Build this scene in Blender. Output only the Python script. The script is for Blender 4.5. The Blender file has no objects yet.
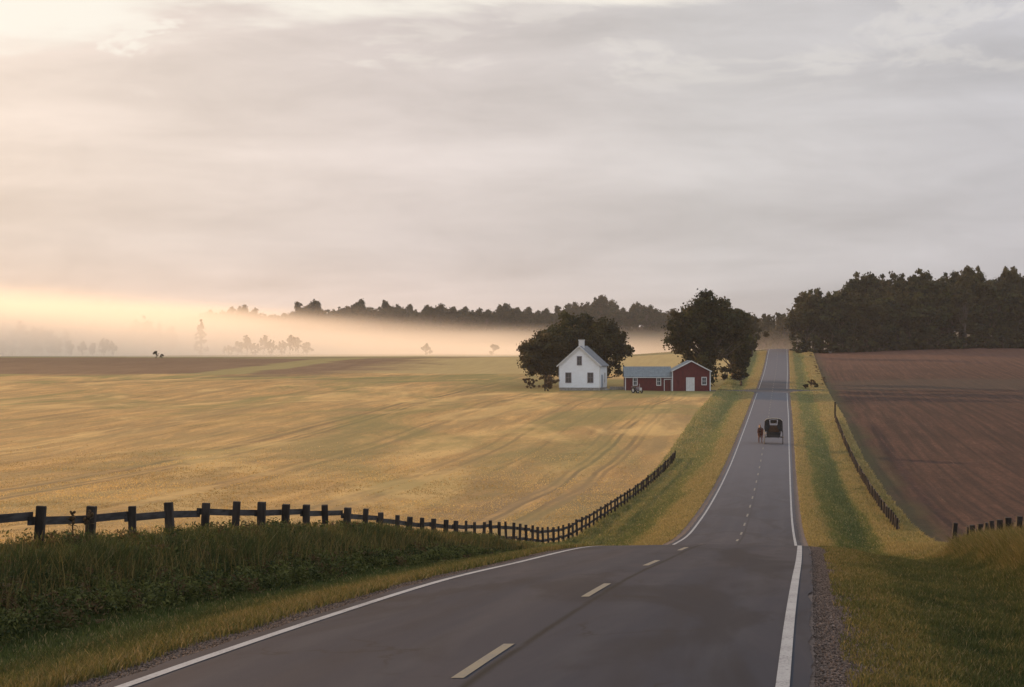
import bpy, bmesh, math, random
import numpy as np
from mathutils import Vector, Matrix
rad = math.radians
random.seed(7)
scene = bpy.context.scene
C = scene.collection

# ------------------------------------------------------------------ camera, sky, sun, exposure
CAMZ = 12.0
cam = bpy.data.objects.new('camera', bpy.data.cameras.new('camera'))
C.objects.link(cam)
cam.location = (0, 0, CAMZ)
cam.rotation_euler = (rad(90.04), 0, 0)
cam.data.sensor_width = 36.0
cam.data.lens = 70.31
cam.data.clip_start = 0.5
cam.data.clip_end = 12000
scene.camera = cam

SUN_AZ = -38.0      # degrees from the view direction (+Y), negative = left
SUN_EL = 8.0
sd = Vector((math.sin(rad(SUN_AZ)) * math.cos(rad(SUN_EL)), math.cos(rad(SUN_AZ)) * math.cos(rad(SUN_EL)), math.sin(rad(SUN_EL))))
sl = bpy.data.lights.new('sun', 'SUN')
sl.energy = 5.0
sl.angle = rad(2.0)
sl.color = (1.0, 0.56, 0.25)
sun = bpy.data.objects.new('sun', sl)
C.objects.link(sun)
sun.rotation_euler = sd.to_track_quat('Z', 'Y').to_euler()

scene.view_settings.view_transform = 'Standard'
scene.view_settings.look = 'None'
scene.view_settings.exposure = 0.0
scene.view_settings.gamma = 1.0
scene.cycles.use_denoising = True
scene.cycles.volume_bounces = 5
scene.cycles.max_bounces = 8
scene.cycles.transparent_max_bounces = 8
scene.cycles.volume_step_rate = 1.0
scene.cycles.volume_max_steps = 256


class NT:
    """Tiny node-graph helper."""
    def __init__(s, tree):
        s.t = tree; s.n = tree.nodes; s.l = tree.links
    def node(s, kind, **kw):
        n = s.n.new(kind)
        for k, v in kw.items():
            setattr(n, k, v)
        return n
    def put(s, sock, v):
        if isinstance(v, bpy.types.NodeSocket):
            s.l.new(v, sock)
        else:
            if isinstance(v, (tuple, list)) and len(v) == 3 and sock.type == 'RGBA':
                v = (*v, 1)
            sock.default_value = v
    def math(s, op, a, b=0.0, c=None, clamp=False):
        n = s.node('ShaderNodeMath', operation=op, use_clamp=clamp)
        s.put(n.inputs[0], a); s.put(n.inputs[1], b)
        if c is not None: s.put(n.inputs[2], c)
        return n.outputs[0]
    def rng(s, v, a, b, c=0.0, d=1.0, smooth=True):
        n = s.node('ShaderNodeMapRange', interpolation_type='SMOOTHSTEP' if smooth else 'LINEAR')
        s.put(n.inputs[0], v)
        for i, q in enumerate((a, b, c, d)): s.put(n.inputs[i + 1], q)
        return n.outputs[0]
    def mix(s, f, a, b, blend='MIX'):
        n = s.node('ShaderNodeMix', data_type='RGBA', blend_type=blend)
        s.put(n.inputs[0], f); s.put(n.inputs[6], a); s.put(n.inputs[7], b)
        return n.outputs[2]
    def noise(s, vec, scale, detail=4, rough=0.55, dist=0.0, col=False):
        n = s.node('ShaderNodeTexNoise')
        if vec is not None: s.l.new(vec, n.inputs['Vector'])
        n.inputs['Scale'].default_value = scale
        n.inputs['Detail'].default_value = detail
        n.inputs['Roughness'].default_value = rough
        n.inputs['Distortion'].default_value = dist
        return n.outputs['Color'] if col else n.outputs['Fac']
    def mapv(s, vec, scale=(1, 1, 1), loc=(0, 0, 0), rot=(0, 0, 0)):
        n = s.node('ShaderNodeMapping')
        s.l.new(vec, n.inputs[0])
        n.inputs['Location'].default_value = loc
        n.inputs['Rotation'].default_value = rot
        n.inputs['Scale'].default_value = scale
        return n.outputs[0]
    def ramp(s, f, stops):
        n = s.node('ShaderNodeValToRGB')
        s.put(n.inputs[0], f)
        e = n.color_ramp.elements
        while len(e) < len(stops): e.new(0.5)
        for i, (p, c) in enumerate(stops):
            e[i].position = p
            e[i].color = (*c, 1) if len(c) == 3 else c
        return n.outputs[0]


# world: Nishita sky seen through gaps of an overcast cloud deck, warm towards the sun
world = bpy.data.worlds.new('World')
scene.world = world
world.use_nodes = True
w = NT(world.node_tree)
for n in list(w.n): w.n.remove(n)
wout = w.node('ShaderNodeOutputWorld')
sky = w.node('ShaderNodeTexSky', sky_type='NISHITA', sun_disc=False)
sky.sun_elevation = rad(SUN_EL)
sky.sun_rotation = rad(SUN_AZ)
sky.air_density = 1.2
sky.dust_density = 3.0
bg1 = w.node('ShaderNodeBackground')
w.l.new(sky.outputs[0], bg1.inputs[0]); bg1.inputs[1].default_value = 0.12
tc = w.node('ShaderNodeTexCoord')
dirv = tc.outputs['Generated']
sep = w.node('ShaderNodeSeparateXYZ'); w.l.new(dirv, sep.inputs[0])
dz = sep.outputs[2]
dot = w.node('ShaderNodeVectorMath', operation='DOT_PRODUCT')
w.l.new(dirv, dot.inputs[0]); dot.inputs[1].default_value = (math.sin(rad(SUN_AZ)), math.cos(rad(SUN_AZ)), 0)
ca = dot.outputs['Value']
stretch = w.mapv(dirv, scale=(1.0, 1.0, 5.5), loc=(0.13, 0.2, 0.35))
nz1 = w.noise(stretch, 5.0, 6, 0.52, 0.3)
nz2 = w.noise(w.mapv(dirv, scale=(1, 1, 8), loc=(3.1, 1.7, .4)), 2.2, 5, 0.5, 0.5)
nz3 = w.noise(w.mapv(dirv, scale=(1, 1, 3.4), loc=(7.1, 1.7, .4)), 13.0, 7, 0.6, 0.5)
ca01 = w.rng(ca, -1.0, 1.0, 0.0, 1.0, smooth=False)
base = w.ramp(ca01, [(0.0, (0.72, 0.79, 0.95)), (0.5, (0.56, 0.59, 0.68)), (0.805, (0.525, 0.515, 0.54)), (0.86, (0.60, 0.575, 0.575)), (0.91, (0.70, 0.625, 0.60)),  # first stop: unseen sky behind the camera, brightened and blued to fill house front
                     (0.957, (0.79, 0.675, 0.60)), (1.0, (0.98, 0.80, 0.63))])
relief = w.math('ADD', w.math('MULTIPLY', w.math('SUBTRACT', nz1, 0.5), 0.50), w.math('MULTIPLY', w.math('SUBTRACT', nz2, 0.5), 0.80))
relief = w.math('ADD', relief, w.math('MULTIPLY', w.math('SUBTRACT', nz3, 0.5), 0.34))
bright = w.math('ADD', 1.0, relief)
# clouds thin out overhead
bright = w.math('MULTIPLY', bright, w.rng(dz, 0.06, 0.5, 1.0, 1.25))
vm = w.node('ShaderNodeVectorMath', operation='SCALE'); w.l.new(base, vm.inputs[0]); w.put(vm.inputs[3], bright)
glow = w.math('MULTIPLY', w.rng(dz, 0.0, 0.055, 1.0, 0.0), w.rng(ca, 0.66, 0.97, 0.0, 1.0))
gcol = w.node('ShaderNodeVectorMath', operation='SCALE'); gcol.inputs[0].default_value = (1.0, 0.46, 0.10); w.put(gcol.inputs[3], w.math('MULTIPLY', glow, 0.30))
gadd = w.node('ShaderNodeVectorMath', operation='ADD'); w.l.new(vm.outputs[0], gadd.inputs[0]); w.l.new(gcol.outputs[0], gadd.inputs[1])
# bright ragged gaps high in the deck
gap = w.math('ADD', w.math('MULTIPLY', w.math('SUBTRACT', nz1, 0.5), 0.10), dz)
gap = w.math('ADD', gap, w.math('MULTIPLY', w.math('SUBTRACT', ca, 0.79), 0.06))
gapm = w.math('MULTIPLY', w.rng(gap, 0.158, 0.172, 0.0, 1.0), w.rng(gap, 0.19, 0.24, 1.0, 0.25))
brk = w.math('MULTIPLY', w.rng(nz3, .52, .62), w.math('MULTIPLY', w.rng(dz, .118, .138), w.rng(ca, .80, .88, .25, 1.0)))
gapm = w.math('MAXIMUM', gapm, w.math('MULTIPLY', brk, .75))
gapc = w.mix(gapm, gadd.outputs[0], (0.98, 0.93, 0.84))
bg2 = w.node('ShaderNodeBackground'); w.l.new(gapc, bg2.inputs[0]); bg2.inputs[1].default_value = 1.0
mxs = w.node('ShaderNodeMixShader'); mxs.inputs[0].default_value = 0.94
w.l.new(bg1.outputs[0], mxs.inputs[1]); w.l.new(bg2.outputs[0], mxs.inputs[2])
w.l.new(mxs.outputs[0], wout.inputs[0])

# ------------------------------------------------------------------ numeric helpers
def vnoise(x, y, seed=0):
    """smooth value noise in 0..1 (numpy)"""
    xi = np.floor(x).astype(np.int64); yi = np.floor(y).astype(np.int64)
    fx = x - xi; fy = y - yi
    fx = fx * fx * (3 - 2 * fx); fy = fy * fy * (3 - 2 * fy)
    def h(a, b):
        n = (a * 374761393 + b * 668265263 + seed * 1442695041) & 0xffffffff
        n = ((n ^ (n >> 13)) * 1274126177) & 0xffffffff
        return ((n ^ (n >> 16)) & 0xffff) / 65535.0
    return (h(xi, yi) * (1 - fx) + h(xi + 1, yi) * fx) * (1 - fy) + (h(xi, yi + 1) * (1 - fx) + h(xi + 1, yi + 1) * fx) * fy

def fbm(x, y, seed=0, o=4):
    t = 0; a = 0.5; n = 0
    for i in range(o):
        t = t + a * vnoise(x * 2 ** i, y * 2 ** i, seed + i * 17); n += a; a *= 0.55
    return t / n

def curve(knots):
    k = np.array(knots, float); X = k[:, 0]; Y = k[:, 1]
    d = np.diff(Y) / np.diff(X); m = np.zeros(len(X))
    m[0] = d[0]; m[-1] = d[-1]
    hh = np.diff(X)
    m[1:-1] = (d[:-1] * hh[1:] + d[1:] * hh[:-1]) / (hh[1:] + hh[:-1])
    def f(x):
        x = np.asarray(x, float)
        i = np.clip(np.searchsorted(X, x) - 1, 0, len(X) - 2)
        h = X[i + 1] - X[i]; t = (x - X[i]) / h
        tc_ = np.clip(t, 0, 1)
        t2 = tc_ * tc_; t3 = t2 * tc_
        r = (2 * t3 - 3 * t2 + 1) * Y[i] + (t3 - 2 * t2 + tc_) * h * m[i] + (-2 * t3 + 3 * t2) * Y[i + 1] + (t3 - t2) * h * m[i + 1]
        r = r + np.where(t < 0, (t * h) * m[0], 0) + np.where(t > 1, (t - 1) * h * m[-1], 0)
        return r
    return f

# drop of the road below the camera, by distance
droad = curve([(-60, 1.5), (0, 2.30), (16.8, 2.87), (20.5, 3.06), (24.3, 3.27), (31.5, 3.70), (39.4, 4.28), (53.8, 5.40), (60, 6.0), (75, 7.68),
               (85, 8.62), (95.7, 9.41), (103.7, 9.93), (122.5, 10.68), (150, 11.22), (183.6, 11.36), (218, 11.1), (243, 10.75), (280, 10.2),
               (345, 9.38), (400, 8.6), (440, 7.75), (480, 6.7), (540, 4.75), (600, 2.45), (630, 1.6), (655, 1.35), (700, 1.7), (900, 3.4), (1200, 2.5),
               (1400, -3), (1700, -8), (3000, -9)])
dleft = curve([(-60, 1.5), (0, 2.30), (16.8, 2.87), (20.5, 3.06), (24.3, 3.27), (31.5, 3.70), (39.4, 4.28), (53.8, 5.40), (60, 6.0), (75, 7.68),
               (85, 8.62), (95.7, 9.41), (103.7, 9.93), (122.5, 10.68), (150, 11.22), (183.6, 11.36), (218, 11.1), (243, 10.75), (280, 10.2),
               (345, 9.38), (400, 8.6), (440, 7.75), (480, 6.75), (540, 5.4), (600, 4.1), (650, 3.75), (700, 4.2), (900, 4.6), (1150, 3.6),
               (1250, 0), (1400, -10), (1700, -15), (3000, -16)])
dright = curve([(-60, 1.5), (0, 2.30), (16.8, 2.87), (31.5, 3.70), (39.4, 4.28), (53.8, 5.40), (60, 6.0), (75, 7.68), (95.7, 9.41), (122.5, 10.68),
                (150, 11.22), (183.6, 11.36), (218, 11.1), (243, 10.75), (280, 10.2), (345, 9.38), (400, 8.5), (440, 7.5), (480, 6.1), (540, 3.6),
                (600, 1.0), (640, 0.2), (700, -1), (1000, -5), (1400, -9), (3000, -12)])
xc = curve([(-60, -10.9), (0, -3.0), (16.8, -0.53), (24.3, 0.58), (31.5, 1.66), (39.4, 2.84), (53.8, 4.94), (95.7, 10.75), (122.5, 14.35), (150, 18.1),
            (183.6, 22.7), (218, 27.4), (280, 35.9), (345, 44.7), (400, 52.2), (480, 63.3), (622, 82.7), (3000, 408)])

def sst(a, b, x):
    t = np.clip((x - a) / (b - a), 0, 1)
    return t * t * (3 - 2 * t)

def hz(s, y):
    """terrain height for lateral offset s from the road's centre line, distance y"""
    s = np.asarray(s, float); y = np.asarray(y, float)
    d0 = droad(y)
    wl = sst(15, 60, -s); wr = sst(12, 60, s)
    d = d0 + (dleft(y) - d0) * wl + (dright(y) - d0) * wr
    a = np.abs(s)
    # verge profile: gentle shoulder, ditch, bank up to the fence
    gate = 1 - sst(368, 378, y) * (1 - sst(391, 400, y))
    profl = np.interp(a, [0, 3.05, 3.45, 4.3, 5.0, 6.3, 6.9, 9.0, 10.5, 40], [0, 0.05, 0.09, 0.18, 0.36, 0.66, 0.66, 0.16, 0.0, 0.0])
    profr = np.interp(a, [0, 3.05, 3.45, 4.3, 5.0, 6.3, 6.9, 8.3, 9.2, 10.5, 40], [0, 0.05, 0.09, 0.18, 0.36, 0.64, 0.66, 0.24, 0.20, 0.25, 0.0])
    prof = np.where(s < 0, profl, profr)
    e = np.where(a < 3.5, prof, prof * gate * (1 - .4 * sst(90, 150, y)))
    valley = sst(85, 125, y) * (1 - sst(200, 300, y))
    e = e + np.where(s < 0, 1.3, 0.7) * valley * sst(5.0, 10, a) * (1 - 0.8 * sst(14, 60, a))
    # rolling micro relief away from the road
    wfar = sst(3.5, 7, a)
    e = e - wfar * (fbm(s * .35 + 50, y * .35 + 9, 3) - .5) * .16
    e = e - sst(12, 40, a) * (fbm(s * .02 + 5, y * .012 + 2, 11, 3) - .5) * np.clip(y / 400, 0.2, 1) * 1.5
    return CAMZ - d - e

def P(s, y, dz_=0.0):
    return Vector((float(xc(y) + s), float(y), float(hz(s, y) + dz_)))
def gx(x, y, dz_=0.0):
    return Vector((x, y, float(hz(x - float(xc(y)), y) + dz_)))
def px(p, y):            # world x of the ray through image column p at distance y
    return (p - 512) * y / 2000.0

# ------------------------------------------------------------------ object helpers
def tag(o, label=None, cat=None, group=None, kind=None):
    if label: o['label'] = label
    if cat: o['category'] = cat
    if group: o['group'] = group
    if kind: o['kind'] = kind
    return o
def empty(name, loc, rz=0, **kw):
    o = bpy.data.objects.new(name, None); C.objects.link(o)
    o.location = loc; o.rotation_euler = (0, 0, rz)
    o.empty_display_size = 0.3
    return tag(o, **kw)
def copy_tree(o, parent=None):
    c = o.copy(); C.objects.link(c); c.parent = parent
    for ch in list(o.children):
        copy_tree(ch, c)
    return c
def npmesh(name, V, F, mat, uv=None, col=None, smooth=False, parent=None, attr='Col'):
    """V (n,3); F (m,k) int array with constant k"""
    V = np.asarray(V, np.float32); F = np.asarray(F, np.int32)
    me = bpy.data.meshes.new(name)
    me.vertices.add(len(V)); me.vertices.foreach_set('co', V.ravel())
    m, k = F.shape
    me.loops.add(m * k); me.loops.foreach_set('vertex_index', F.ravel())
    me.polygons.add(m); me.polygons.foreach_set('loop_start', np.arange(0, m * k, k, dtype=np.int32))
    if smooth: me.polygons.foreach_set('use_smooth', np.ones(m, bool))
    me.update(calc_edges=True)
    if uv is not None:
        l = me.uv_layers.new(name='UV'); l.data.foreach_set('uv', np.asarray(uv, np.float32)[F.ravel()].ravel())
    if col is not None:
        a = me.color_attributes.new(attr, 'FLOAT_COLOR', 'POINT')
        c4 = np.ones((len(V), 4), np.float32); c4[:, :3] = col
        a.data.foreach_set('color', c4.ravel())
    me.materials.append(mat)
    o = bpy.data.objects.new(name, me); C.objects.link(o)
    if parent: o.parent = parent
    return o
class MB:
    """collects simple solids, builds ONE mesh object"""
    def __init__(s): s.b = bmesh.new()
    def box(s, x0, x1, y0, y1, z0, z1, M=None, bevel=0):
        r = bmesh.ops.create_cube(s.b, size=1)
        vs = r['verts']
        for v in vs:
            v.co = Vector((x0 + (v.co.x + .5) * (x1 - x0), y0 + (v.co.y + .5) * (y1 - y0), z0 + (v.co.z + .5) * (z1 - z0)))
        if bevel:
            es = list({e for v in vs for e in v.link_edges})
            rr = bmesh.ops.bevel(s.b, geom=es, offset=bevel, segments=1, affect='EDGES')
            vs = list({v for f in rr['faces'] for v in f.verts} | {v for v in vs if v.is_valid})
        if M is not None:
            for v in vs: v.co = M @ v.co
        return s
    def poly(s, pts, n):
        """prism: polygon pts pushed along vector n"""
        a = [s.b.verts.new(p) for p in pts]; c = [s.b.verts.new(Vector(p) + Vector(n)) for p in pts]
        s.b.faces.new(a); s.b.faces.new(c[::-1])
        for i in range(len(pts)):
            j = (i + 1) % len(pts)
            s.b.faces.new((a[j], a[i], c[i], c[j]))
        return s
    def tube(s, pts, rads, seg=8, cap=True):
        pts = [Vector(p) for p in pts]; rings = []
        if not hasattr(rads, '__len__'): rads = [rads] * len(pts)
        for i, p in enumerate(pts):
            d = (pts[min(i + 1, len(pts) - 1)] - pts[max(i - 1, 0)]).normalized()
            u = d.cross(Vector((0, 0, 1)))
            if u.length < 0.05: u = d.cross(Vector((0, 1, 0)))
            u.normalize(); v = d.cross(u)
            rings.append([s.b.verts.new(p + (u * math.cos(t) + v * math.sin(t)) * rads[i]) for t in [2 * math.pi * k / seg for k in range(seg)]])
        for i in range(len(pts) - 1):
            for k in range(seg):
                s.b.faces.new((rings[i][k], rings[i][(k + 1) % seg], rings[i + 1][(k + 1) % seg], rings[i + 1][k]))
        if cap:
            s.b.faces.new(rings[0][::-1]); s.b.faces.new(rings[-1])
        return s
    def ring(s, c, axis, R, r, seg=24, sub=6):
        c = Vector(c); ax = Vector(axis).normalized()
        u = ax.orthogonal().normalized(); v = ax.cross(u); g = []
        for i in range(seg):
            t = 2 * math.pi * i / seg; o = u * math.cos(t) + v * math.sin(t)
            g.append([s.b.verts.new(c + o * (R + r * math.cos(q)) + ax * (r * math.sin(q))) for q in [2 * math.pi * k / sub for k in range(sub)]])
        for i in range(seg):
            for k in range(sub):
                s.b.faces.new((g[i][k], g[(i + 1) % seg][k], g[(i + 1) % seg][(k + 1) % sub], g[i][(k + 1) % sub]))
        return s
    def build(s, name, mat, parent=None, smooth=False, loc=None):
        bmesh.ops.recalc_face_normals(s.b, faces=s.b.faces)
        me = bpy.data.meshes.new(name); s.b.to_mesh(me); s.b.free()
        if smooth:
            for p in me.polygons: p.use_smooth = True
        if mat: me.materials.append(mat)
        o = bpy.data.objects.new(name, me); C.objects.link(o)
        if parent: o.parent = parent
        if loc: o.location = loc
        return o

# ------------------------------------------------------------------ materials
def newmat(name):
    m = bpy.data.materials.new(name); m.use_nodes = True
    g = NT(m.node_tree)
    bsdf = next(n for n in g.n if n.type == 'BSDF_PRINCIPLED')
    bsdf.inputs['Specular IOR Level'].default_value = 0.3
    return m, g, bsdf
def bump(g, bsdf, h, dist, strength=1.0):
    b = g.node('ShaderNodeBump'); b.inputs['Strength'].default_value = strength; b.inputs['Distance'].default_value = dist
    g.put(b.inputs['Height'], h); g.l.new(b.outputs[0], bsdf.inputs['Normal'])

def simple(name, c1, c2, scale=3.0, rough=0.7, bumpd=0.0, stretch=(1, 1, 1), metallic=0.0, spec=0.3, detail=5):
    m, g, b = newmat(name)
    tcn = g.node('ShaderNodeTexCoord')
    n = g.noise(g.mapv(tcn.outputs['Object'], scale=stretch), scale, detail, 0.6)
    g.put(b.inputs['Base Color'], g.mix(g.rng(n, 0.3, 0.7), c1, c2))
    b.inputs['Roughness'].default_value = rough
    b.inputs['Metallic'].default_value = metallic
    b.inputs['Specular IOR Level'].default_value = spec
    if bumpd: bump(g, b, n, bumpd)
    return m

def road_nodes(g):
    uv = g.node('ShaderNodeUVMap'); uv.uv_map = 'UV'
    sp = g.node('ShaderNodeSeparateXYZ'); g.l.new(uv.outputs[0], sp.inputs[0])
    return uv.outputs[0], sp.outputs[0], sp.outputs[1]

def mat_asphalt():
    m, g, b = newmat('asphalt')
    uv, s, y = road_nodes(g)
    fine = g.noise(uv, 45, 4, 0.75)
    mid = g.noise(g.mapv(uv, scale=(1.3, .22, 1)), 2.0, 5, 0.6, 0.4)
    big = g.noise(g.mapv(uv, scale=(.55, .07, 1)), 1.0, 5, 0.62, 0.9)
    big2 = g.noise(g.mapv(uv, scale=(.4, .09, 1), loc=(5, 3, 0)), 1.0, 5, 0.6, 1.0)
    # wheel paths at +-0.7 m of each lane's middle, polished a little lighter; oil line between them darker
    lane = g.math('ABSOLUTE', g.math('SUBTRACT', g.math('ABSOLUTE', s), 1.45))
    wheel = g.rng(g.math('ABSOLUTE', g.math('SUBTRACT', lane, 0.72)), 0.0, 0.34, 1.0, 0.0)
    oil = g.rng(lane, 0.0, 0.35, 1.0, 0.0)
    seam = g.rng(g.math('ABSOLUTE', g.math('ADD', g.math('SUBTRACT', s, 0.16), g.math('MULTIPLY', g.math('SUBTRACT', mid, .5), .08))), 0.0, 0.075, 1.0, 0.0)
    c = g.mix(fine, (0.008, 0.011, 0.019), (0.046, 0.054, 0.074))
    c = g.mix(g.math('MULTIPLY', g.rng(big, .38, .68), .55), c, (0.054, 0.052, 0.060))
    c = g.mix(g.math('MULTIPLY', wheel, g.rng(mid, .3, .7, .08, .4)), c, (0.056, 0.060, 0.070))
    c = g.mix(g.math('MULTIPLY', g.rng(big2, .48, .62), .6), c, (0.016, 0.017, 0.021))
    c = g.mix(g.math('MULTIPLY', oil, g.rng(mid, .35, .65, .1, .42)), c, (0.022, 0.022, 0.026))
    c = g.mix(g.math('MULTIPLY', seam, g.rng(mid, .3, .55, .45, .95)), c, (0.010, 0.013, 0.014))
    # sealed cracks running across
    cv = g.node('ShaderNodeTexVoronoi', feature='DISTANCE_TO_EDGE'); cv.inputs['Scale'].default_value = 0.42
    wob = g.node('ShaderNodeVectorMath', operation='ADD'); g.l.new(g.mapv(uv, scale=(1, .55, 1)), wob.inputs[0])
    wv = g.node('ShaderNodeVectorMath', operation='SCALE'); g.l.new(g.noise(uv, 1.7, 5, .65, col=True), wv.inputs[0]); wv.inputs[3].default_value = .55
    g.l.new(wv.outputs[0], wob.inputs[1]); g.l.new(wob.outputs[0], cv.inputs['Vector'])
    crack = g.math('MULTIPLY', g.rng(cv.outputs['Distance'], 0.0, 0.015, 1.0, 0.0), g.rng(g.noise(uv, .35, 2), .5, .6))
    c = g.mix(g.math('MULTIPLY', crack, .75), c, (0.022, 0.022, 0.024))
    lighter = g.rng(y, 50, 240)      # grazing sky sheen on the far road, painted in as a paler colour
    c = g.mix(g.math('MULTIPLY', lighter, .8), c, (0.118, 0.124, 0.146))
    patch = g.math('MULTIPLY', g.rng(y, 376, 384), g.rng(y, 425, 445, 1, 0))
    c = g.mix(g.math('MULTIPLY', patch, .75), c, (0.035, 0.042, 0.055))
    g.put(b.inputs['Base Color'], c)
    g.put(b.inputs['Roughness'], g.rng(fine, .2, .8, .75, .95))
    b.inputs['Specular IOR Level'].default_value = 0.08
    bump(g, b, fine, 0.006, 0.6)
    return m
def mat_paint(name, col):
    m, g, b = newmat(name)
    uv, s, y = road_nodes(g)
    n = g.noise(uv, 26, 5, 0.75); n2 = g.noise(uv, 1.3, 3, .6)
    f = g.math('ADD', n, g.math('MULTIPLY', g.math('SUBTRACT', n2, .5), .35))
    if 'yellow' in name: f = g.math('ADD', f, g.rng(y, 60, 130, 0, .07))   # the dashes beyond the crest are older and scuffed
    g.put(b.inputs['Base Color'], g.mix(g.rng(f, .47, .66), col, (0.09, 0.09, 0.095)))
    b.inputs['Roughness'].default_value = .6
    return m
def mat_ground(name, stops, scale=1.0, streak=0.5, bumpd=0.04, extra=None, blotch=0.05):
    """colour ramp over mixed noise; streak along the road direction"""
    m, g, b = newmat(name)
    uv, s, y = road_nodes(g)
    f1 = g.noise(uv, 4.0 * scale, 6, 0.7)
    f2 = g.noise(g.mapv(uv, scale=(1.0, .06, 1)), .8 * scale, 5, 0.65, .3)
    f3 = g.noise(uv, blotch, 4, .6, .4)
    f = g.math('ADD', g.math('MULTIPLY', f1, .45), g.math('ADD', g.math('MULTIPLY', f2, streak), g.math('MULTIPLY', f3, .95 - .4 - streak + .0)))
    c = g.ramp(f, stops)
    if extra: c = extra(g, c, uv, s, y, f1, f2, f3)
    g.put(b.inputs['Base Color'], c)
    b.inputs['Roughness'].default_value = .95
    b.inputs['Specular IOR Level'].default_value = .1
    bump(g, b, f1, bumpd)
    return m
def mat_attr(name, trans=0.3, rough=.7):
    m, g, b = newmat(name)
    a = g.node('ShaderNodeAttribute'); a.attribute_name = 'Col'
    g.put(b.inputs['Base Color'], a.outputs['Color'])
    b.inputs['Roughness'].default_value = rough
    b.inputs['Specular IOR Level'].default_value = .15
    t = g.node('ShaderNodeBsdfTranslucent'); g.put(t.inputs[0], a.outputs['Color'])
    mx = g.node('ShaderNodeMixShader'); mx.inputs[0].default_value = trans
    out = next(n for n in g.n if n.type == 'OUTPUT_MATERIAL')
    g.l.new(b.outputs[0], mx.inputs[1]); g.l.new(t.outputs[0], mx.inputs[2]); g.l.new(mx.outputs[0], out.inputs[0])
    return m

M = {}
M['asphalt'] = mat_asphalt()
M['white_paint'] = mat_paint('white_road_paint', (0.30, 0.31, 0.32))
M['yellow_paint'] = mat_paint('yellow_road_paint', (0.175, 0.15, 0.095))
def gravel_extra(g, c, uv, s, y, f1, f2, f3):
    v = g.node('ShaderNodeTexVoronoi'); v.inputs['Scale'].default_value = 28; g.l.new(uv, v.inputs['Vector'])
    return g.mix(.5, c, g.mix(g.rng(v.outputs['Color'], .2, .9), (0.06, 0.05, 0.045), (0.24, 0.19, 0.165)))
M['gravel'] = mat_ground('gravel', [(0.3, (0.07, 0.055, 0.048)), (0.5, (0.14, 0.105, 0.09)), (0.7, (0.20, 0.16, 0.14))], 4, .2, .02, gravel_extra)
M['verge'] = mat_ground('verge_soil', [(0.35, (0.045, 0.052, 0.02)), (0.5, (0.09, 0.09, 0.035)), (0.65, (0.17, 0.14, 0.055))], 1.5, .45, .05)
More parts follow.
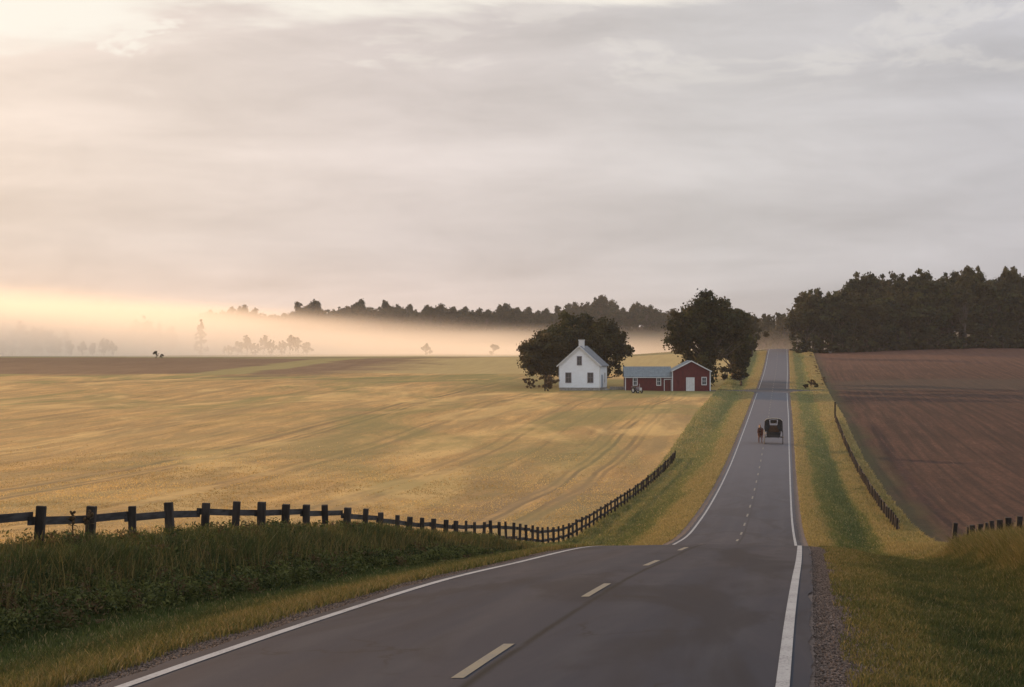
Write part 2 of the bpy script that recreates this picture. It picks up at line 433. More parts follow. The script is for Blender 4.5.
def hay_extra(g, c, uv, s, y, f1, f2, f3):
    # tramlines left by the tractor, parallel to the road
    def tram(at, wid, dark, col):
        wob = g.math('MULTIPLY', g.math('SUBTRACT', g.noise(g.mapv(uv, scale=(.0, .012, 1)), 1, 2), .5), 5.0)
        d = g.math('ABSOLUTE', g.math('SUBTRACT', g.math('ADD', s, wob), at))
        k = g.math('MULTIPLY', g.rng(g.math('ADD', d, g.math('MULTIPLY', g.math('SUBTRACT', f1, .5), wid * 1.2)), wid * .3, wid * 1.2, 1, 0), g.math('MULTIPLY', g.rng(f1, .3, .6, .5, 1.0), g.rng(f2, .35, .6, .5, 1.0)))
        return g.mix(g.math('MULTIPLY', k, dark), c, col)
    for at, wid, dk in ((-15.2, .35, .7), (-16.1, .4, .9), (-18.0, .35, .9), (-19.0, .3, .6), (-20.6, .25, .5), (-23.5, 2.4, .3), (-26.0, .3, .5), (-30.3, .4, .6), (-32.2, .4, .5), (-44, .6, .55), (-46, .5, .5), (-55.6, .5, .8), (-56.8, .4, .6), (-59.0, .7, .9), (-60.6, .4, .5), (-80, .8, .45), (-83, .7, .4), (-104, 1.2, .4), (-13, 1.6, .35)):
        c = tram(at, wid, dk, (0.10, 0.075, 0.045))
    m1 = g.noise(g.mapv(uv, scale=(.22, .035, 1), rot=(0, 0, .12)), 1.0, 8, .74, .8)
    c = g.mix(g.rng(m1, .40, .60, .62, 0), c, (0.26, 0.19, 0.085))
    m2 = g.noise(g.mapv(uv, scale=(.05, .016, 1), rot=(0, 0, -.25)), 1.0, 6, .62, 1.2)
    c = g.mix(g.rng(m2, .50, .64, 0, .55), c, (0.66, 0.44, 0.17))
    worn = g.math('MULTIPLY', g.rng(s, -30, -17), g.rng(g.math('ADD', y, g.math('MULTIPLY', s, 1.2)), 110, 210, 1, 0))
    c = g.mix(g.math('MULTIPLY', worn, g.rng(m1, .35, .6, .9, .3)), c, (0.22, 0.155, 0.085))
    # low green patches, more of them near the house and the far edge
    gr = g.math('MULTIPLY', g.rng(g.noise(g.mapv(uv, scale=(.035, .014, 1)), 1.0, 6, .68, 1.0), .45, .62), g.rng(y, 120, 460, .35, .8))
    c = g.mix(gr, c, (0.17, 0.17, 0.06))
    # mown yard around the buildings
    yard = g.math('MULTIPLY', g.rng(y, 368, 384), g.math('MULTIPLY', g.rng(y, 440, 455, 1, 0), g.rng(s, -70, -48)))
    c = g.mix(g.math('MULTIPLY', yard, .8), c, g.mix(f1, (0.10, 0.11, 0.035), (0.22, 0.18, 0.07)))
    # bare soil fans
    for cy, cs in ((476, -165), (470, -118)):
        dd = g.math('ADD', g.math('POWER', g.math('MULTIPLY', g.math('SUBTRACT', y, cy), .07), 2), g.math('POWER', g.math('MULTIPLY', g.math('SUBTRACT', s, cs), .06), 2))
        c = g.mix(g.math('MULTIPLY', g.rng(g.math('ADD', dd, f2), .7, 1.5, 1, 0), .6), c, (0.16, 0.10, 0.06))
    # arcs of a turning combine behind the house
    dx = g.math('SUBTRACT', s, -52); dy = g.math('SUBTRACT', y, 395)
    r = g.math('SQRT', g.math('ADD', g.math('MULTIPLY', dx, dx), g.math('MULTIPLY', dy, dy)))
    for R_, ww in ((62, 1.6), (66, 1.2), (80, 1.4), (96, 1.8), (100, 1.2)):
        k = g.math('MULTIPLY', g.rng(g.math('ABSOLUTE', g.math('SUBTRACT', r, R_)), 0, ww, 1, 0), g.math('MULTIPLY', g.rng(y, 405, 425), g.rng(s, -120, -60, 1, .0)))
        c = g.mix(g.math('MULTIPLY', k, .95), c, (0.085, 0.085, 0.04))
    return c
M['hay'] = mat_ground('hay_stubble', [(0.36, (0.15, 0.10, 0.045)), (0.46, (0.37, 0.225, 0.085)), (0.54, (0.52, 0.315, 0.115)), (0.66, (0.68, 0.45, 0.18))], .6, .38, .12, hay_extra)
def strip_extra(g, c, uv, s, y, f1, f2, f3):
    # grass waterways cutting across the ploughed strip
    k = None
    for a0, wd in ((-134, 9),):
        q = g.math('ADD', s, g.math('MULTIPLY', g.math('SUBTRACT', y, 520), -.02))
        q = g.math('ADD', q, g.math('MULTIPLY', g.math('SUBTRACT', f3, .5), 12))
        kk = g.rng(g.math('ABSOLUTE', g.math('SUBTRACT', q, a0)), wd * .5, wd, 1, 0)
        c = g.mix(g.math('MULTIPLY', kk, .85), c, g.mix(f2, (0.20, 0.17, 0.06), (0.34, 0.29, 0.12)))
    c = g.mix(g.math('MULTIPLY', g.rng(g.math('ADD', s, g.math('MULTIPLY', g.math('SUBTRACT', f3, .5), 60)), -118, -84), .9), c, g.mix(f2, (0.30, 0.22, 0.09), (0.48, 0.37, 0.16)))
    return c
M['strip'] = mat_ground('ploughed_strip_soil', [(0.35, (0.10, 0.062, 0.036)), (0.5, (0.165, 0.105, 0.062)), (0.65, (0.22, 0.15, 0.085))], .8, .35, .12, strip_extra)
M['meadow'] = mat_ground('misty_meadow', [(0.35, (0.12, 0.11, 0.045)), (0.5, (0.22, 0.18, 0.08)), (0.65, (0.32, 0.26, 0.11))], .5, .3, .1)
M['litter'] = mat_ground('leaf_litter', [(0.35, (0.022, 0.018, 0.010)), (0.5, (0.04, 0.034, 0.018)), (0.65, (0.065, 0.055, 0.026))], .8, .3, .1)
def plough_extra(g, c, uv, s, y, f1, f2, f3):
    clod = g.noise(g.mapv(uv, scale=(2.2, .5, 1)), 1.0, 5, .75, .5)
    c = g.mix(g.rng(clod, .42, .6, .5, 0), c, (0.035, 0.021, 0.016))
    fur = g.noise(g.mapv(uv, scale=(1.0, .012, 1), rot=(0, 0, 0.02)), 1.3, 3, .6, .2)
    c = g.mix(g.rng(fur, .38, .62, .75, 0), c, (0.032, 0.019, 0.015))
    pale = g.math('MULTIPLY', g.rng(g.noise(g.mapv(uv, scale=(1.2, .05, 1)), 1.0, 5, .7), .60, .72), g.rng(f1, .35, .6))
    c = g.mix(g.math('MULTIPLY', pale, .5), c, (0.24, 0.155, 0.10))
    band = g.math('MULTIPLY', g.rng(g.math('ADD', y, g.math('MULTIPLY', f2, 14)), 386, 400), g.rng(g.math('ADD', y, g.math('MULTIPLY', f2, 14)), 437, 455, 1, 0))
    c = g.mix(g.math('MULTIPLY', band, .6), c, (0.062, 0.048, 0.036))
    edge = g.math('MULTIPLY', g.rng(g.math('ADD', s, g.math('MULTIPLY', f3, 5)), 13.0, 16.0, 1, 0), .75)
    c = g.mix(edge, c, (0.075, 0.07, 0.03))
    far = g.rng(y, 440, 600)
    c = g.mix(g.math('MULTIPLY', far, .5), c, g.mix(f2, (0.115, 0.058, 0.042), (0.21, 0.11, 0.078)))
    return c
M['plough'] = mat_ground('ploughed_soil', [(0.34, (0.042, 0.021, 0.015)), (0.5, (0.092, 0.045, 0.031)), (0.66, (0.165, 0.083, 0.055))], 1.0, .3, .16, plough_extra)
M['track'] = mat_ground('track_gravel', [(0.35, (0.05, 0.052, 0.055)), (0.5, (0.08, 0.08, 0.078)), (0.65, (0.12, 0.11, 0.10))], 3, .2, .03)
M['blade'] = mat_attr('grass_blades', .32)
M['stones'] = mat_attr('stones', 0.0, .9)
M['bark'] = simple('bark', (0.055, 0.042, 0.03), (0.13, 0.10, 0.075), 6, .95, .03, (1, 1, .25))
M['old_wood'] = simple('weathered_wood', (0.012, 0.009, 0.007), (0.050, 0.040, 0.033), 5, .9, .01, (1, 1, .2))
M['grey_wood'] = simple('grey_rail_wood', (0.014, 0.012, 0.011), (0.06, 0.055, 0.054), 3, .9, .01, (2, .3, 3))
M['clapboard'] = None
def mat_board(name, c1, c2, period, axis='z', depth=.012):
    m, g, b = newmat(name)
    tcn = g.node('ShaderNodeTexCoord'); sp = g.node('ShaderNodeSeparateXYZ'); g.l.new(tcn.outputs['Object'], sp.inputs[0])
    v = sp.outputs[{'x': 0, 'y': 1, 'z': 2}[axis]]
    fr = g.math('FRACT', g.math('DIVIDE', v, period))
    n = g.noise(g.mapv(tcn.outputs['Object'], scale=(1, 1, .4) if axis != 'z' else (.4, .4, 1)), 2.2, 6, .65)
    c = g.mix(g.rng(n, .3, .7), c1, c2)
    c = g.mix(g.rng(fr, .0, .10, .55, 0), c, tuple(q * .35 for q in c1))
    g.put(b.inputs['Base Color'], c); b.inputs['Roughness'].default_value = .65
    bump(g, b, fr, depth)
    return m
M['clapboard'] = mat_board('white_clapboard', (0.80, 0.83, 0.86), (0.74, 0.76, 0.78), .16)
M['red_board'] = mat_board('red_boards', (0.115, 0.016, 0.016), (0.075, 0.012, 0.013), .28, 'x')
M['white_trim'] = simple('white_trim', (0.62, 0.62, 0.61), (0.52, 0.52, 0.51), 2, .6)
M['house_roof'] = mat_board('grey_shingle_roof', (0.13, 0.14, 0.155), (0.18, 0.19, 0.205), .22, 'z', .02)
M['metal_roof'] = mat_board('pale_metal_roof', (0.125, 0.155, 0.17), (0.18, 0.21, 0.225), .4, 'x', .02)
M['stone'] = simple('foundation_stone', (0.20, 0.18, 0.16), (0.33, 0.31, 0.28), 3, .9, .03)
M['glass'] = simple('dark_window_glass', (0.035, 0.04, 0.045), (0.06, 0.065, 0.07), 1, .15, spec=.6)
M['black_cloth'] = simple('black_buggy_cloth', (0.012, 0.011, 0.011), (0.025, 0.022, 0.02), 5, .8)
M['brown_seat'] = simple('brown_upholstery', (0.045, 0.022, 0.010), (0.08, 0.04, 0.02), 6, .8)
M['pale_canvas'] = simple('pale_canvas', (0.50, 0.45, 0.38), (0.38, 0.34, 0.28), 5, .8)
M['steel'] = simple('pale_steel', (0.55, 0.53, 0.50), (0.42, 0.40, 0.38), 5, .5, metallic=.1)
M['rubber'] = simple('dark_rubber', (0.02, 0.02, 0.02), (0.035, 0.033, 0.03), 6, .85)
M['spoke'] = simple('pale_spoke_wood', (0.45, 0.34, 0.25), (0.33, 0.25, 0.18), 6, .7)
M['horse'] = simple('chestnut_coat', (0.15, 0.042, 0.023), (0.09, 0.027, 0.015), 3, .6)
M['mane'] = simple('dark_mane', (0.05, 0.018, 0.012), (0.03, 0.012, 0.009), 6, .8, stretch=(3, 3, .5))
M['leather'] = simple('harness_leather', (0.02, 0.015, 0.012), (0.035, 0.026, 0.02), 6, .5)
M['tractor_body'] = simple('dull_grey_paint', (0.20, 0.17, 0.19), (0.12, 0.10, 0.12), 5, .6)
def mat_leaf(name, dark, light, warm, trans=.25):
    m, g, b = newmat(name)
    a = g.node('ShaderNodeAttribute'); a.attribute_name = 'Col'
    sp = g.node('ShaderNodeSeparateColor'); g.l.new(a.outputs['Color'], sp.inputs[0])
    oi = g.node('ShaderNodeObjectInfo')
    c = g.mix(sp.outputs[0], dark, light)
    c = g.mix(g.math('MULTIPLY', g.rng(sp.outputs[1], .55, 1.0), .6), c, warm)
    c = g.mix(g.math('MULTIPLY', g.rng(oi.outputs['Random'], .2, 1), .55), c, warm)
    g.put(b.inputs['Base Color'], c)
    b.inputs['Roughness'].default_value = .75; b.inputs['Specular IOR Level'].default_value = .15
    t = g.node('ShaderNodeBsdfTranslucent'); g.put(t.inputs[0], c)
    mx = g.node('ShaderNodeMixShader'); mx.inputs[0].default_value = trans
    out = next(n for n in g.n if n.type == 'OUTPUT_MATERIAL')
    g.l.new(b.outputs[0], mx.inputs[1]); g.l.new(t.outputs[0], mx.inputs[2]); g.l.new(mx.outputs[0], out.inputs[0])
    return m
M['leaf'] = mat_leaf('broadleaf_foliage', (0.014, 0.019, 0.007), (0.066, 0.064, 0.020), (0.070, 0.050, 0.02))
M['leaf_wood'] = mat_leaf('wood_foliage', (0.012, 0.017, 0.007), (0.068, 0.072, 0.022), (0.070, 0.055, 0.020))
M['leaf_far'] = mat_leaf('far_foliage', (0.035, 0.038, 0.018), (0.07, 0.068, 0.03), (0.08, 0.062, 0.028))  # distance haze painted in: leaf colours lifted for the far trees
M['leaf_brown'] = mat_leaf('browning_foliage', (0.075, 0.048, 0.025), (0.14, 0.095, 0.045), (0.15, 0.09, 0.04))

# ------------------------------------------------------------------ terrain: one continuous height field laid out as butting sheets
def rows(y0, y1):
    out = [y0]
    while out[-1] < y1:
        y = out[-1]
        st = .25 if y < 62 else .6 if y < 140 else 2 if y < 430 else 3 if y < 700 else 12 if y < 1500 else 60
        out.append(y + st)
    out[-1] = y1
    return np.array(out)
def sheet(name, svals, yv, mat, dz_=0.0, jit=None, kind='structure', smooth=True):
    S, Y = np.meshgrid(np.array(svals, float), yv)
    if jit: S = jit(S, Y)
    Z = hz(S, Y) + dz_
    X = xc(Y) + S
    V = np.stack([X, Y, Z], -1).reshape(-1, 3)
    ny, ns = S.shape
    idx = np.arange(ny * ns).reshape(ny, ns)
    F = np.stack([idx[:-1, :-1], idx[:-1, 1:], idx[1:, 1:], idx[1:, :-1]], -1).reshape(-1, 4)
    o = npmesh(name, V, F, mat, uv=np.stack([S, Y], -1).reshape(-1, 2), smooth=smooth)
    o['kind'] = kind
    return o
YALL = rows(-40, 1700)
YFAR = np.array([1700, 1800, 2000, 2300, 2600])
YALL = np.concatenate([YALL[:-1], YFAR])
def cut(a, b):
    yy = YALL[(YALL > a) & (YALL < b)]
    return np.concatenate([[a], yy, [b]])
y_end = 1100.0
sheet('gravel_shoulder', [-3.95, -3.6, -3.3, -3.0, -2.9], cut(-40, y_end), M['gravel'])
sheet('gravel_shoulder', [2.9, 3.0, 3.3, 3.6, 3.95], cut(-40, y_end), M['gravel'])
def road_jit(S, Y):
    e = (fbm(Y * 1.1, np.sign(S) * 30 + 3.3, 5, 4) - .5) * .16
    return np.where(np.abs(S) > 3.0, S + np.sign(S) * e, S)
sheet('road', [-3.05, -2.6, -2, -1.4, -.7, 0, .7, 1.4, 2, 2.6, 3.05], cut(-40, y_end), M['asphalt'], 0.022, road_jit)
o = sheet('ground', [-2.9, 0, 2.9], cut(-40, y_end), M['gravel'], -0.03)
# painted markings
def marks():
    V = []; F = []; U = []; 
    def strip(s0, s1, yv, dz_):
        n0 = len(V)
        for y in yv:
            for s in (s0, s1):
                V.append((float(xc(y) + s), y, float(hz(s, y)) + dz_)); U.append((s, y))
        for i in range(len(yv) - 1):
            a = n0 + 2 * i
            F.append((a, a + 1, a + 3, a + 2))
    for side in (-1, 1):
        yv = cut(-40, y_end)
        keep = (yv < 383) | (yv > 408)
        for seg in (yv[yv < 376], yv[yv > 394]):
            strip(side * 2.8 - .06, side * 2.8 + .06, seg, 0.0275)
    return V, F, U
V, F, U = marks()
o = npmesh('edge_line_marking', V, F, M['white_paint'], uv=U); o['kind'] = 'structure'
V = []; F = []; U = []
k = 0; y = 17.2 - 9.8
while y < 640:
    n0 = len(V)
    for yy in np.arange(y, y + 3.01, .25):
        for s in (-.055, .055):
            V.append((float(xc(yy) + s), yy, float(hz(s, yy)) + .0275)); U.append((s, yy))
    for i in range(12):
        a = n0 + 2 * i; F.append((a, a + 1, a + 3, a + 2))
    y += 9.8
o = npmesh('centre_dash_marking', V, F, M['yellow_paint'], uv=U); o['kind'] = 'structure'
SV = [3.95, 4.2, 4.6, 5, 5.4, 5.8, 6.2, 6.6, 7, 7.5, 8, 8.6, 9.2, 9.8]
sheet('grass_verge', [-q for q in SV[::-1]], cut(-40, y_end), M['verge'])
sheet('grass_verge', SV, cut(-40, y_end), M['verge'])
SL = [9.8, 10.6, 12, 14, 17, 20, 25, 30, 36, 43, 50, 60, 72, 86, 100, 120, 145, 175, 210, 250, 310, 400, 550, 750, 1100, 1700]
SLn = [-q for q in SL[::-1]]
sheet('hay_field', SLn, cut(-40, 478), M['hay'])
sheet('ploughed_strip', SLn, cut(478, 612), M['strip'])
sheet('meadow', SLn, cut(612, y_end), M['meadow'])
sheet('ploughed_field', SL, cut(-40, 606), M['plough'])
sheet('woodland_floor', SL, cut(606, y_end), M['litter'])
sheet('hills', SLn + [-6, 0, 6] + SL, cut(y_end, 2600), M['litter'])
# farm crossing
def crossing(name, s0, s1, fy, wd):
    sv = np.arange(s0, s1 + .01, 1.0)
    V = []; F = []; U = []
    for s in sv:
        yc = fy(s)
        for q in (-1, -.5, 0, .5, 1):
            flare = 1 + 2.4 * math.exp(-(abs(s) - 3.0) / 1.6)
            y = yc + q * wd * .5 * flare
            V.append((float(xc(y) + s), y, float(hz(s, y)) + .03)); U.append((s, y))
    for i in range(len(sv) - 1):
        for j in range(4):
            a = i * 5 + j; F.append((a, a + 5, a + 6, a + 1))
    o = npmesh(name, V, F, M['track'], uv=U, smooth=True); o['kind'] = 'structure'
crossing('farm_track', -13, -3.0, lambda s: 385.0, 6.5)
crossing('farm_track', 3.0, 10.0, lambda s: 385.0, 6.5)

# ------------------------------------------------------------------ grass
def blades(name, s, y, h, wid, col, lean=.35, seed=0, tipcol=None, label=None):
    rng = np.random.default_rng(seed)
    n = len(s)
    x = xc(y) + s; z = hz(s, y) - .02
    th = rng.uniform(0, 2 * np.pi, n)          # facing
    ld = rng.uniform(0, 2 * np.pi, n)          # lean direction
    lm = h * lean * rng.uniform(.2, 1.3, n)
    ux, uy = np.cos(th), np.sin(th)
    # bend: mid and tip
    mx = x + np.cos(ld) * lm * .35; my = y + np.sin(ld) * lm * .35; mz = z + h * .58
    tx = x + np.cos(ld) * lm; ty = y + np.sin(ld) * lm; tz = z + h * rng.uniform(.85, 1.0, n)
    hw = wid * .5
    V = np.empty((n, 6, 3), np.float32)
    for i, (a, b, c, k) in enumerate(((x, y, z, -1), (x, y, z, 1), (mx, my, mz, .8), (mx, my, mz, -.8), (tx, ty, tz, .15), (tx, ty, tz, -.15))):
        V[:, i, 0] = a + ux * hw * k; V[:, i, 1] = b + uy * hw * k; V[:, i, 2] = c
    base = np.arange(n)[:, None] * 6
    F = np.stack([base + np.array([0, 1, 2, 3]), base + np.array([3, 2, 4, 5])], 1).reshape(-1, 4)
    cc = np.repeat(np.asarray(col)[:, None, :], 6, 1).reshape(-1, 3)
    o = npmesh(name, V.reshape(-1, 3), F, M['blade'], col=cc)
    tag(o, label=label, cat='grass', kind='stuff')
    return o
G_GREEN = np.array([0.066, 0.088, 0.027]); G_MID = np.array([0.12, 0.13, 0.036]); G_GOLD = np.array([0.27, 0.205, 0.070]); G_STRAW = np.array([0.40, 0.31, 0.14])
def lerp(a, b, t): return a[None, :] * (1 - t[:, None]) + b[None, :] * t[:, None]
def vergecol(s, y, rng, gold):
    """gold 0..1 array"""
    t = np.clip(gold + rng.normal(0, .16, len(s)), 0, 1)
    c = lerp(G_GREEN, G_MID, np.clip(t * 2, 0, 1))
    c = c * (1 - np.clip(t * 2 - 1, 0, 1)[:, None]) + G_GOLD[None, :] * np.clip(t * 2 - 1, 0, 1)[:, None]
    dry = rng.random(len(s)) < (.05 + .12 * gold)
    c[dry] = G_STRAW * .8
    near = .66 + .34 * sst(60, 120, y)      # near verge darkened in colour to stand in for lens vignetting
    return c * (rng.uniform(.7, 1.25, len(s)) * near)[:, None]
def scatter(n, s0, s1, y0, y1, rng, p=1.0):
    """denser near the camera"""
    u = rng.random(n)
    y = y0 + (y1 - y0) * u ** p
    s = rng.uniform(s0, s1, n)
    X = xc(y) + s
    keep = (X > -.36 * y - 3.5) & (X < .33 * y + 3.0)
    return s[keep], y[keep]
R = np.random.default_rng(11)
# left verge, short grass strip by the gravel
def goldL(s, y):
    a = -s + (fbm(s * .5 + 7, y * .3, 91) - .5) * 1.6
    g_ = .55 * (1 - sst(4.0, 5.2, a)) + .34 * sst(7.5, 10.2, a) + .10
    return np.clip(g_ + (fbm(s * .9, y * .35, 4) - .5) * .9, 0, 1)
def goldR(s, y):
    a = s + (fbm(s * .5 + 3, y * .3, 92) - .5) * 1.4
    g_ = .48 * (1 - sst(4.0, 5.6, a)) + .62 * sst(6.9, 8.0, a) + .12
    return np.clip(g_ + (fbm(s * .9, y * .35, 8) - .5) * .8, 0, 1)
gb = []
s, y = scatter(150000, -5.6, -3.35, 14, 64, R, 1.6)
edge = (-s - 3.35) + (fbm(s * 0 + 2, y * .9, 77) - .5) * .5
keep = R.random(len(s)) < np.clip(edge * 3.2, 0, 1); s, y = s[keep], y[keep]
h = R.uniform(.06, .17, len(s)) * (1 + .8 * sst(4.5, 5.6, -s)); 
blades('verge_grass', s, y, h, R.uniform(.006, .012, len(s)) * (1 + y / 60), vergecol(s, y, R, goldL(s, y)), .6, 1, label='short golden grass along the left gravel shoulder')
# left ditch and bank, tall rank grass
s, y = scatter(360000, -11.5, -5.0, 16, 80, R, 1.35)
tuf = fbm(s * 1.3, y * 1.3, 21)
h = (.09 + .33 * sst(7.6, 9.0, -s)) * (0.55 + 1.0 * tuf) * R.uniform(.6, 1.25, len(s))
h = h * (1 + .30 * sst(7.5, 9.5, -s) - .45 * sst(10.2, 11.0, -s))
blades('tall_grass', s, y, h, R.uniform(.008, .016, len(s)) * (1 + y / 55), vergecol(s, y, R, np.clip(goldL(s, y) * .8 + .42 * (1 - sst(6.4, 7.6, -s)), 0, 1)) * (1 + .7 * (1 - sst(6.8, 8.2, -s)))[:, None], .45, 2, label='tall dark rank grass between the left road edge and the fence')  # ditch blades get a brighter colour to offset the slope's self-shadow
# leafy weeds crowding the fence foot
s, y = scatter(4600, -10.9, -7.4, 20, 84, R, 1.15)
keep = fbm(s * .6, y * .25, 66) > .36; s, y = s[keep], y[keep]
nc = len(s); per = 70
hh_ = R.uniform(.18, .58, nc) * (.75 + .5 * sst(8.4, 9.6, -s)); rr_ = R.uniform(.14, .34, nc)
ci = np.repeat(np.arange(nc), per); n = nc * per
an = R.uniform(0, 6.28, n); ra = R.uniform(0, 1, n) ** .6; zz = R.uniform(.1, 1, n)
px_ = xc(y)[ci] + s[ci] + np.cos(an) * ra * rr_[ci] * (1.1 - .5 * zz); py_ = y[ci] + np.sin(an) * ra * rr_[ci] * (1.1 - .5 * zz)
pz_ = hz(s, y)[ci] + zz * hh_[ci]
nn_ = R.normal(size=(n, 3)) + np.array([0, 0, .8]); nn_ /= np.linalg.norm(nn_, axis=1)[:, None]
u_ = np.cross(nn_, R.normal(size=(n, 3))); u_ /= np.linalg.norm(u_, axis=1)[:, None]; v_ = np.cross(nn_, u_)
L_ = R.uniform(.035, .085, n) * (1 + y[ci] / 120); W_ = L_ * R.uniform(.25, .5, n)
c_ = np.stack([px_, py_, pz_], -1)
V = np.stack([c_ - u_ * L_[:, None] * .5, c_ + v_ * W_[:, None] * .5, c_ + u_ * L_[:, None] * .5, c_ - v_ * W_[:, None] * .5], 1)
tn = np.clip(R.uniform(0, 1, nc)[ci] + R.normal(0, .2, n), 0, 1)
cc = lerp(np.array([.022, .034, .010]), np.array([.12, .125, .035]), tn); br = (R.uniform(0, 1, nc) < .16)[ci]; cc[br] = np.array([.10, .065, .03])
o = npmesh('leafy_weeds', V.reshape(-1, 3), np.arange(n * 4).reshape(n, 4), M['blade'], col=np.repeat(cc, 4, 0))
tag(o, label='dark leafy weeds crowding the foot of the left fence', cat='weeds', kind='stuff')
# seed stems along the left fence
s, y = scatter(9000, -10.9, -8.0, 24, 84, R, 1.2)
blades('seed_grass', s, y, R.uniform(.4, .8, len(s)), R.uniform(.008, .014, len(s)) * (1 + y / 60), np.repeat((G_GOLD * .55)[None], len(s), 0) * R.uniform(.5, 1.3, (len(s), 1)), .3, 3, label='thin seed stems standing above the grass along the left fence')
# right verge
s, y = scatter(360000, 3.35, 9.9, 14, 70, R, 1.5)
edge = (s - 3.35) + (fbm(s * 0 + 5, y * .9, 79) - .5) * .5
keep = R.random(len(s)) < np.clip(edge * 3.2, 0, 1); s, y = s[keep], y[keep]
h = (.07 + .06 * sst(4.5, 6, s) + .42 * sst(7.4, 8.4, s)) * (.6 + .9 * fbm(s * 1.4, y * 1.4, 31)) * R.uniform(.7, 1.4, len(s))
blades('verge_grass', s, y, h, R.uniform(.006, .012, len(s)) * (1 + y / 60), vergecol(s, y, R, goldR(s, y)), .6, 4, label='short green and golden grass on the right verge and its bank')
# verges farther off
for sgn, fg, nm in ((-1, goldL, 'left'), (1, goldR, 'right')):
    a0, a1 = 3.4, 10.6
    s1_, y1_ = scatter(150000, a0, a1, 62, 190, R, 1.2)
    s2_, y2_ = scatter(120000, a0, a1, 190, 620, R, 1.3)
    s = np.concatenate([s1_, s2_]); y = np.concatenate([y1_, y2_])
    keep = ~((np.abs(y - 385) < 3.3 + 8 * np.exp(-(np.abs(s) - 3) / 1.6)) & (np.abs(s) < (12 if sgn < 0 else 10))); s, y = s[keep], y[keep]
    # scatter() trimmed with the right-hand offsets: mirror
    s = s * sgn
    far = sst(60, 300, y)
    h = (.10 + .12 * sst(6.5, 9.5, np.abs(s)) + .06 * far) * (.6 + .9 * fbm(s * .8, y * .5, 41)) * R.uniform(.7, 1.4, len(s))
    a = np.abs(s)
    a = a + (fbm(s * .3 + 4, y * .06, 95) - .5) * 1.5
    gg = .85 * (1 - (sst(4.2, 5.2, a) if sgn > 0 else sst(4.8, 6.6, a))) + (.30 if sgn < 0 else .75) * sst(7.2, 7.8, a) + .2
    gg = np.clip(gg + (fbm(s * .8, y * .12, 9) - .5) * .9, 0, 1)
    cc = vergecol(s, y, R, gg) * 1.1; cc = cc + (np.array([.17, .16, .085]) * (far * (1 - gg))[:, None]) + np.array([.07, .07, .055]) * (far * gg)[:, None]  # paled with distance: haze and light in the ditch painted into the colour
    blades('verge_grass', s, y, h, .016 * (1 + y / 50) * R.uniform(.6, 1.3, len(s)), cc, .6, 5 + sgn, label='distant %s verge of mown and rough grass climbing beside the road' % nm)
# field stubble tufts
s, y = scatter(420000, -120, -9.5, 88, 240, R, 1.0)
n_ = fbm(s * .25, y * .05, 51)
keep = (R.random(len(s)) < (.35 + n_) * (1 - sst(130, 238, y))) ; s, y = s[keep], y[keep]
for at in (-15.8, -18.4, -30.3, -32.2, -45, -56, -59.3): 
    k2 = np.abs(s - at) > .8; s, y = s[k2], y[k2]
keep = ~((y > 374) & (y < 404) & (s > -62)); s, y = s[keep], y[keep]
t = np.clip(fbm(s * .12, y * .16, 61) * 2.4 - .7 + R.normal(0, .15, len(s)), 0, 1)
cc = lerp(np.array([.34, .245, .10]), np.array([.62, .44, .18]), t) * R.uniform(.8, 1.2, len(s))[:, None]
blades('hay_stubble', s, y, R.uniform(.03, .10, len(s)) * (1 + y / 500), .03 * (1 + y / 130) * R.uniform(.6, 1.3, len(s)), cc, .9, 9, label='golden cut hay stubble covering the field left of the road')

# stones on the gravel shoulders
def stones(name, n, s0, s1, y0, y1, seed, label):
    r = np.random.default_rng(seed)
    s, y = scatter(n, s0, s1, y0, y1, r, 1.5)
    n = len(s); sz = r.uniform(.004, .014, n) * (1 + .5 * r.random(n))
    x = xc(y) + s; z = hz(s, y) + sz * .25 + .002
    o8 = np.array([[1, 0, 0], [-1, 0, 0], [0, 1, 0], [0, -1, 0], [0, 0, 1], [0, 0, -1]], float)
    V = np.stack([x, y, z], -1)[:, None, :] + o8[None] * sz[:, None, None] * r.uniform(.6, 1.3, (n, 6, 1)) * np.array([1, 1, .7])
    f = np.array([[0, 2, 4], [2, 1, 4], [1, 3, 4], [3, 0, 4], [2, 0, 5], [1, 2, 5], [3, 1, 5], [0, 3, 5]])
    F = (np.arange(n)[:, None, None] * 6 + f[None]).reshape(-1, 3)
    g_ = r.uniform(.03, .15, n)
    c = np.stack([g_ * 1.1, g_ * .85, g_ * .72], -1)
    o = npmesh(name, V.reshape(-1, 3), F, M['stones'], col=np.repeat(c, 6, 0))
    tag(o, label=label, cat='gravel', kind='stuff')
stones('gravel_stones', 26000, -3.75, -3.08, 13, 60, 3, 'loose brown gravel along the left edge of the asphalt')
stones('gravel_stones', 26000, 3.08, 3.75, 13, 60, 4, 'loose brown gravel along the right edge of the asphalt')

